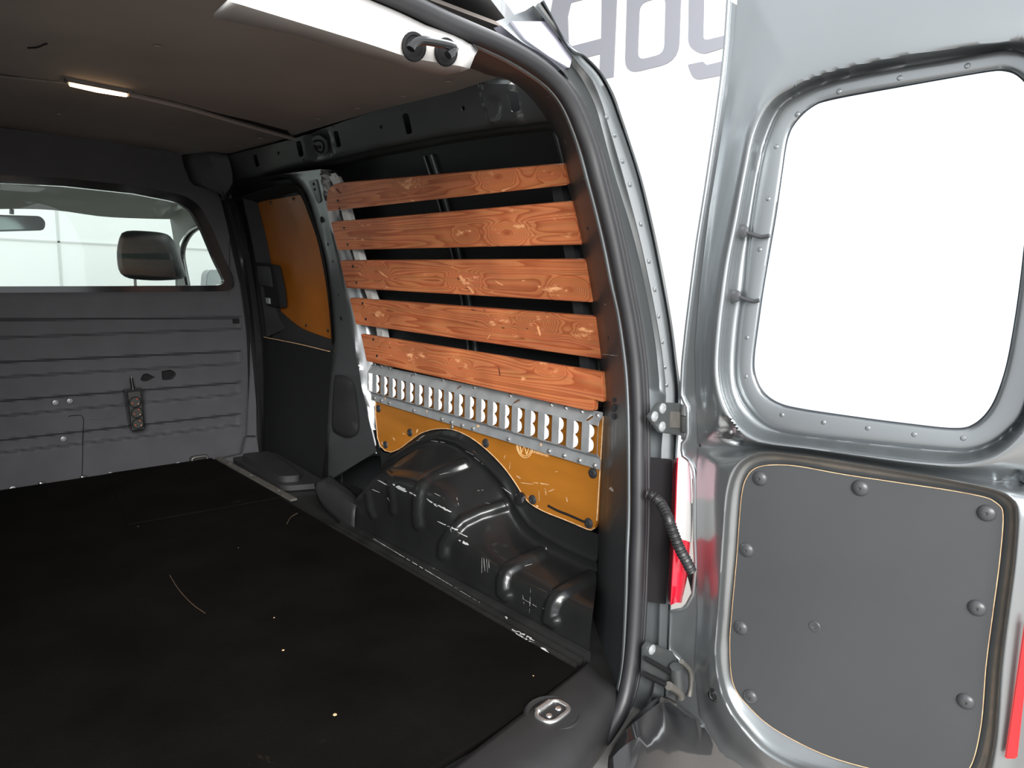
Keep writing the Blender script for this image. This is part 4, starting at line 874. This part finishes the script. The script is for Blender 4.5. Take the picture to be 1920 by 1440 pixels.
# lower half with the grey board
Blo = [(1310, 836), (1400, 838), (1440, 840), (1513, 847), (1613, 863), (1713, 879), (1797, 891), (1900, 906), (2004, 920), (1985, 1150), (1965, 1380), (1945, 1540), (1600, 1510), (1440, 1470), (1350, 1410), (1312, 1340), (1302, 1250), (1308, 1150), (1306, 1060), (1305, 900)]
L1 = [(1360, 960), (1366, 913), (1380, 877), (1403, 857), (1437, 848), (1513, 856), (1613, 871), (1713, 888), (1800, 904), (1862, 918), (1896, 934), (1908, 962), (1903, 1050), (1890, 1150), (1878, 1250), (1866, 1400), (1840, 1480), (1780, 1500), (1560, 1462), (1450, 1420), (1390, 1362), (1362, 1318), (1348, 1275), (1342, 1225), (1345, 1180), (1352, 1080), (1358, 990)]
L2 = [(1388, 930), (1400, 889), (1420, 873), (1453, 869), (1497, 872), (1580, 887), (1680, 902), (1780, 917), (1847, 930), (1870, 941), (1883, 962), (1877, 1047), (1864, 1147), (1851, 1247), (1840, 1370), (1815, 1450), (1760, 1468), (1580, 1430), (1460, 1375), (1400, 1325), (1372, 1282), (1366, 1213), (1370, 1147), (1379, 1047)]
c = np.array([1620, 1140.0]); bl, l1, l2 = ring2(Blo, False), ring2(L1), ring2(L2)
lv = [(bl, -.004), (mixp(bl, l1, .3), .004), (mixp(bl, l1, .6), .024), (mixp(bl, l1, .9), .034), (l1, .034), (mixp(l1, l2, .35), .020), (mixp(l1, l2, .8), .012), (l2, .009), (mixp(l2, np.tile(c, (n, 1)), .02), .006)]
M_paintlow = M_paint
loft('door_lower_frame', [UF(p, DO(d)) for p, d in lv], M_paint, D, closed=True, smooth=60, across=6, disp=pocket)
bd = mixp(l2, np.tile(c, (n, 1)), .012)
db = panel('door_board', bd, [], onpx(DO(.018)), M_doorpanel, tuple(-DN*.008), D, step=30, label='grey coated plywood board with raw tan edges')
tube('raw_edge', UF(mixp(l2, np.tile(c, (n, 1)), .011), DO(.0165)), .0011, M_plyedge, D, 6, True)
for (x, y) in [(1425, 897), (1613, 915), (1850, 962), (1400, 1031), (1389, 1177), (1832, 1140), (1407, 1306), (1811, 1315)]:
    put('plug', domemesh('plug_d', [(1, 0), (.97, .1), (.8, .3), (.4, .46), (.2, .47), (.18, .34), (.01, .32)], M_plugg, 20), U1(x, y, DO(.0182)), DN, D, .0135 if x < 1700 else .0125)
put('plug', domemesh('plug_flat', [(1, 0), (.9, .08), (.4, .08), (.35, .02), (.01, .02)], M_plugg, 18), U1(1527, 1175, DO(.0184)), DN, D, .010)
put('cap', domemesh('cap', [(1, 0), (.95, .25), (.6, .45), (.5, .3), (.01, .35)], M_gblack, 18), U1(1340, 1303, DO(.026)), DN, D, .0135)
put('pocket_hole', domemesh('pock', [(1, 0), (.9, .1), (.01, .12)], M_plug, 16), U1(1365, 811, DO(.014)), DN, D, .0125)
put('pocket_bolt', domemesh('bolt', [(1, 0), (.7, .4), (.01, .5)], M_bright, 10), U1(1370, 810, DO(.017)), DN, D, .0045)
# hinge-side flange, cut out around the tail lamp
fo = [(1366, 0), (1361, 80), (1355, 140), (1343, 227), (1323, 360), (1307, 460), (1297, 540), (1288, 613), (1281, 680), (1278, 740), (1283, 752), (1290, 765), (1290, 820), (1280, 830), (1279, 853), (1290, 860), (1300, 876), (1303, 900), (1303, 1013), (1305, 1060), (1300, 1113), (1284, 1142), (1256, 1147), (1254, 1218), (1277, 1240), (1262, 1262), (1250, 1290), (1249, 1335), (1266, 1347), (1318, 1361)]
fi_ = [(1400, 20), (1378, 100), (1352, 262), (1331, 393), (1314, 540), (1306, 653), (1310, 760), (1312, 900), (1314, 1060), (1316, 1150), (1312, 1250), (1320, 1340), (1345, 1400)]
panel('door_flange', fo+fi_[::-1], [], onpx(DO(-.008)), M_paint, tuple(-DN*.006), D, step=20)
tube('flange_hem', UF(np.vstack([resample(fo[:10], 40), resample(fo[10:], 60)]), DO(-.006)), .0042, M_paint, D, 8)
# free edge and outer skin
ed = [UF(cr(c_, 20), DO(d)) for c_, d in (([(2026, -100), (2025, 300), (2016, 600), (2000, 920), (1980, 1150), (1960, 1400), (1950, 1500)], -.004), ([(2036, -100), (2035, 300), (2026, 600), (2010, 920), (1990, 1150), (1970, 1400), (1960, 1500)], -.035))]
loft('free_edge', ed, M_paint, D)
slab('reflector', [Vector(p) for p in UF([(1921, 1165), (1936, 1165), (1908, 1420), (1884, 1420)], DO(.036))], tuple(DN*.006), M_redtrim, D, .002, label='red reflector strip on the free edge of the door')
od = np.array([(1400, -100), (2030, -130), (2026, 600), (2008, 930), (1970, 1480), (1600, 1510), (1360, 1420), (1312, 1300), (1312, 1000), (1309, 836), (1309, 700)], float)
panel('outer_skin', od, [mixp(byangle(cr(LI, 240, True), np.array([1660, 480.]), 80), np.tile([1660, 480.], (80, 1)), .004)], onpx(DO(-.045)), M_paint, tuple(-DN*.003), D, step=60)

# ================================================================== hinges, conduit, tail lamp, bumper
h1_ = empty('door_hinge', U1(1260, 786, YP(.745)), label='upper door hinge with three round bolts'); h1_.parent = D; h1_.matrix_parent_inverse = WM[D.name].inverted()
HY = YP(.735)
slab('hinge_plate', [Vector(p) for p in UF([(1237, 754), (1284, 757), (1284, 818), (1236, 811), (1216, 783)], HY)], (0, .008, 0), M_paintin, h1_, .002)
slab('hinge_pad', [Vector(p) for p in UF([(1259, 771), (1278, 773), (1278, 803), (1258, 802)], YP(.732))], (0, .004, 0), M_strip, h1_, .001)
for (x, y) in [(1242, 766), (1227, 781), (1241, 800)]: put('bolt', domemesh('hbolt', [(1, 0), (.95, .2), (.6, .45), (.3, .5), (.01, .35)], M_steel, 16), U1(x, y, YP(.7345)), (0, -1, 0), h1_, .0105)
for (y0, y1, m_) in [(757, 777, M_paint), (779, 808, M_paintin), (810, 823, M_paint)]: tube('barrel', UF([(1286, y0), (1286, y1)], YP(.722)), .0095, m_, h1_, 14)
slab('hinge_arm', [Vector(p) for p in UF([(1290, 764), (1310, 772), (1313, 820), (1291, 816)], YP(.715))], (0, .006, 0), M_black, h1_, .001)
h2_ = empty('door_hinge', U1(1250, 1250, YP(.745)), label='lower door hinge with check strap'); h2_.parent = D; h2_.matrix_parent_inverse = WM[D.name].inverted()
slab('hinge_plate', [Vector(p) for p in UF([(1216, 1204), (1262, 1222), (1272, 1240), (1262, 1288), (1206, 1268), (1208, 1215)], YP(.692))], (0, .008, 0), M_paintin, h2_, .002)
put('bolt', domemesh('hbolt', None, None), U1(1222, 1218, YP(.691)), (0, -1, 0), h2_, .0105)
tube('check_strap', UF([(1210, 1234), (1252, 1258), (1262, 1266)], YP(.682)), .0045, M_black, h2_, 8)
tube('check_strap', UF([(1208, 1264), (1245, 1282), (1262, 1290)], YP(.678)), .0055, M_black, h2_, 8)
tube('hinge_pin', UF(cr([(1254, 1286), (1266, 1292), (1274, 1300), (1276, 1308)], 10), YP(.668)), .0085, M_strip, h2_, 10)
tube('barrel', UF([(1268, 1250), (1270, 1290)], YP(.672)), .013, M_paintin, h2_, 14)
tube('door_bracket', UF(cr([(1278, 1240), (1294, 1258), (1296, 1285), (1292, 1305)], 14), YP(.665)), .005, M_strip, h2_, 8)
pc = UF(cr([(1212, 925), (1226, 932), (1240, 946), (1252, 970), (1263, 1000), (1275, 1030), (1287, 1052), (1296, 1070)], 150), YP(YS-.025, KS))
pc = CAM+(pc-CAM)*np.interp(np.arange(150), [0, 28, 58, 150], [.99, .955, .902, .888])[:, None]
cdt = empty('wiring_conduit', pc[0], label='black corrugated wiring conduit running from the body to the open door', category='conduit')
tube('corrugated_tube', pc, .009, M_rubber, cdt, 12, radii=.0092+.0016*np.sin(np.arange(150)*math.pi*2/5.5))
tube('end_sleeve', UF(cr([(1296, 1068), (1300, 1085), (1303, 1105), (1304, 1120)], 10), YP(.692)), .011, M_rubber, cdt, 12, radii=np.linspace(.0125, .007, 10))
# tail lamp
tl = empty('tail_lamp', U1(1262, 1130, YP(.73)), label='red and white tail lamp at the rear corner beside the open door', category='lamp')
q0 = [(1216, 858), (1214, 950), (1213, 1050), (1210, 1128)]; q1 = [(1262, 862), (1258, 950), (1254, 1050), (1250, 1134)]
slab('lamp_housing', [Vector(p) for p in np.vstack([UF(cr(q0, 10), YP(YS-.011, KS)), UF(cr(q1, 10), YP(YS-.025, KS))[::-1]])], (0, .01, 0), M_black, tl, .002)
g0 = [(1264, 862), (1261, 900), (1258, 980), (1255, 1060), (1252, 1132)]; g1 = [(1272, 858), (1270, 900), (1267, 980), (1263, 1060), (1259, 1134)]; g2 = [(1284, 862), (1285, 900), (1284, 980), (1279, 1060), (1268, 1130)]; g3 = [(1294, 872), (1298, 910), (1298, 980), (1290, 1070), (1278, 1128)]
N = 26; G = [UF(cr(a_, N), YP(y, KS)) for a_, y in ((g0, YS-.025), (g1, YS-.066), (g2, YS-.076), (g3, YS-.06))]; Gb = G[3]+np.array([.03, .05, 0])
loft('red_lens', [G[0], G[1]], M_red, tl, across=5, thick=.003)
def seg(a, b, m_, nm): loft(nm, [G[1][a:b], G[2][a:b], G[3][a:b], Gb[a:b]], m_, tl, across=5)
seg(0, 8, M_palelens, 'pale_lens'); seg(7, 15, M_white, 'pale_lens'); seg(14, N, M_red, 'red_lens')  # lens goes from pale pink through white to red downwards
# bumper corner and the body below the sill
panel('rear_valance', [(1190, 1262), (1250, 1285), (1262, 1330), (1200, 1500), (1000, 1640), (930, 1580), (1080, 1450), (1140, 1372), (1168, 1320)], [], onpx(YP(.716)), M_paint, (0, .006, 0), wr, step=30)
bu = [UF(cr(c_, 20), F) for c_, F in (([(1150, 1400), (1185, 1352), (1215, 1325), (1240, 1308), (1262, 1318), (1300, 1345), (1420, 1372)], YP(.70)), ([(1140, 1440), (1180, 1385), (1215, 1350), (1240, 1330), (1265, 1338), (1300, 1362), (1420, 1395)], YP(.63)), ([(1120, 1600), (1180, 1580), (1215, 1570), (1250, 1560), (1280, 1560), (1340, 1570), (1450, 1590)], YP(.58)))]
bump_ = loft('rear_bumper', bu, M_gblack, None, across=5, thick=.006, label='dark glossy corner of the rear bumper below the door hinge', category='bumper')

# ================================================================== scuffs and chips, laid on the surfaces they mark
from mathutils.bvhtree import BVHTree
def bvh_of(objs):
    V, Fc = [], []
    for o in objs:
        b = len(V); V += [o.matrix_world @ v.co if o.parent is None else v.co for v in o.data.vertices]; Fc += [[b+i for i in p.vertices] for p in o.data.polygons]
    return BVHTree.FromPolygons(V, Fc)
def scuffs(name, objs, strokes, mat_, parent, off=.0008):
    T = bvh_of(objs); V, Fc = [], []; rnd = random.Random(len(strokes)*7+3); o = Vector(CAM)
    for (x1, y1, x2, y2, w) in strokes:
        L = math.hypot(x2-x1, y2-y1); k = max(3, int(L/4)); ux, uy = (x2-x1)/L, (y2-y1)/L; row = []
        for i in range(k+1):
            f = i/k; wd = w*.5*(math.sin(math.pi*min(max(f, .06), .94))**.5)
            for sg in (-1, 1):
                j = sg*wd*rnd.uniform(.35, 1.0)+rnd.uniform(-.12, .12)*w
                x, y = x1+(x2-x1)*f-uy*j, y1+(y2-y1)*f+ux*j
                d = Vector(rays([(x, y)])[0]).normalized(); h = T.ray_cast(o, d)[0]
                row.append(None if h is None else h-d*off)
        for i in range(k):
            q = row[2*i:2*i+4]
            if any(p is None for p in q) or rnd.random() < .12: continue
            b = len(V); V += q; Fc.append((b, b+1, b+3, b+2))
    return mesh(name, V, Fc, mat_, parent, 0, kind='stuff')
def part(root, nm): return [o for o in root.children if o.name.split('.')[0] == nm]
q4 = lambda L: [(660+a/4, 800+b/4, 660+c_/4, 800+d/4, w/4) for a, b, c_, d, w in L]
AS = q4([(190, 400, 270, 440, 12), (305, 432, 410, 488, 30), (310, 445, 400, 470, 20), (430, 490, 480, 520, 16), (560, 540, 640, 600, 14), (640, 590, 745, 640, 16), (600, 570, 700, 610, 8), (640, 710, 735, 752, 10), (715, 745, 795, 775, 16), (790, 790, 880, 835, 10), (800, 850, 875, 888, 26), (730, 730, 745, 790, 8),
         (975, 980, 973, 1100, 4), (988, 980, 998, 1105, 5), (1008, 990, 1018, 1095, 4), (1025, 1000, 1030, 1080, 4), (1280, 1260, 1290, 1330, 3), (1280, 1290, 1400, 1360, 4), (1340, 1210, 1330, 1400, 3), (1430, 1360, 1485, 1390, 8), (590, 105, 700, 120, 4), (850, 180, 910, 212, 6), (915, 228, 985, 285, 10),
         (1125, 455, 1195, 505, 9), (500, 90, 545, 65, 9), (480, 105, 520, 95, 5), (600, 490, 680, 530, 4), (785, 530, 800, 590, 4), (150, 470, 210, 495, 7), (260, 520, 280, 560, 8), (655, 360, 740, 340, 3), (1295, 1045, 1350, 1030, 5), (1455, 905, 1460, 925, 8), (1000, 570, 1050, 580, 3), (430, 965, 445, 972, 8), (940, 480, 985, 475, 5)])
scuffs('scuff_marks', part(wr, 'wheel_arch'), AS, mat('bare_scuff', (.36, .365, .36), .5), wr)
scuffs('scuff_marks', part(wr, 'd_pillar'), [(1140, 911, 1149, 922, 7), (1128, 664, 1158, 667, 1.5), (1133, 571, 1137, 570, 2), (1022, 187, 1032, 178, 1.5), (1048, 234, 1053, 228, 2), (1058, 262, 1062, 270, 1.5), (1092, 336, 1102, 334, 2)], mat('pale_chip', (.55, .55, .52), .5), wr)
scuffs('scuff_marks', [fl]+list(fl.children), [(947, 1156, 953, 1162, 7), (960, 1180, 1004, 1206, 11), (1014, 1214, 1030, 1226, 9), (975, 1188, 1000, 1200, 8), (1000, 1150, 1090, 1205, 1.5), (700, 1010, 900, 1130, 1.2)], mat('pale_chip_2', (.50, .51, .50), .5), fl)
q3 = lambda L: [(560+a/3, 480+b/3, 560+c_/3, 480+d/3, w/3) for a, b, c_, d, w in L]
scuffs('chipped_spots', part(rk, 'slat'), q3([(905, 110, 935, 160, 22), (950, 170, 985, 212, 18), (1105, 140, 1160, 170, 10), (450, 85, 500, 120, 14), (1340, 380, 1360, 450, 14), (1060, 470, 1085, 430, 8)])+[(925, 365, 956, 352, 4)], mat('pale_raw_wood', (.72, .33, .15), .6), rk)
scuffs('dark_spots', part(rk, 'slat'), q3([(890, 120, 905, 135, 10), (935, 180, 955, 185, 8), (970, 300, 1000, 310, 10), (1140, 400, 1158, 408, 10), (1280, 405, 1290, 412, 8), (1040, 300, 1055, 312, 8), (990, 365, 1010, 372, 8), (500, 300, 520, 310, 6), (1125, 620, 1135, 700, 12), (860, 685, 890, 690, 6)])+[(630, 354, 640, 362, 6)], mat('dark_dent', (.12, .035, .015), .6), rk)
scuffs('chipped_spots', part(pl, 'plywood_board'), [(x, y, x+dx, y+dy, w) for x, y, dx, dy, w in [(945, 860, 3, -7, 3), (968, 892, 12, 8, 3), (975, 905, 25, 3, 2), (1000, 905, 30, 4, 2.5), (1010, 920, 1, 20, 2), (1022, 915, 2, 14, 2), (1028, 922, 12, -5, 2), (1062, 932, 2, 9, 3), (780, 812, 4, -8, 3), (737, 820, 3, 6, 3), (754, 812, 8, 3, 2), (716, 828, 3, 8, 4), (1040, 885, 6, -1, 1.5), (955, 880, 2, -14, 1.5), (1005, 948, 6, 3, 3)]], M_plyedge, pl)

# ================================================================== left body side and closing pieces, out of the picture
wl = box('wall_left', (-.36, .95, -.05), (-.31, 3.0, 1.24), M_paintin, None, 0, kind='structure', label='left body side of the van')
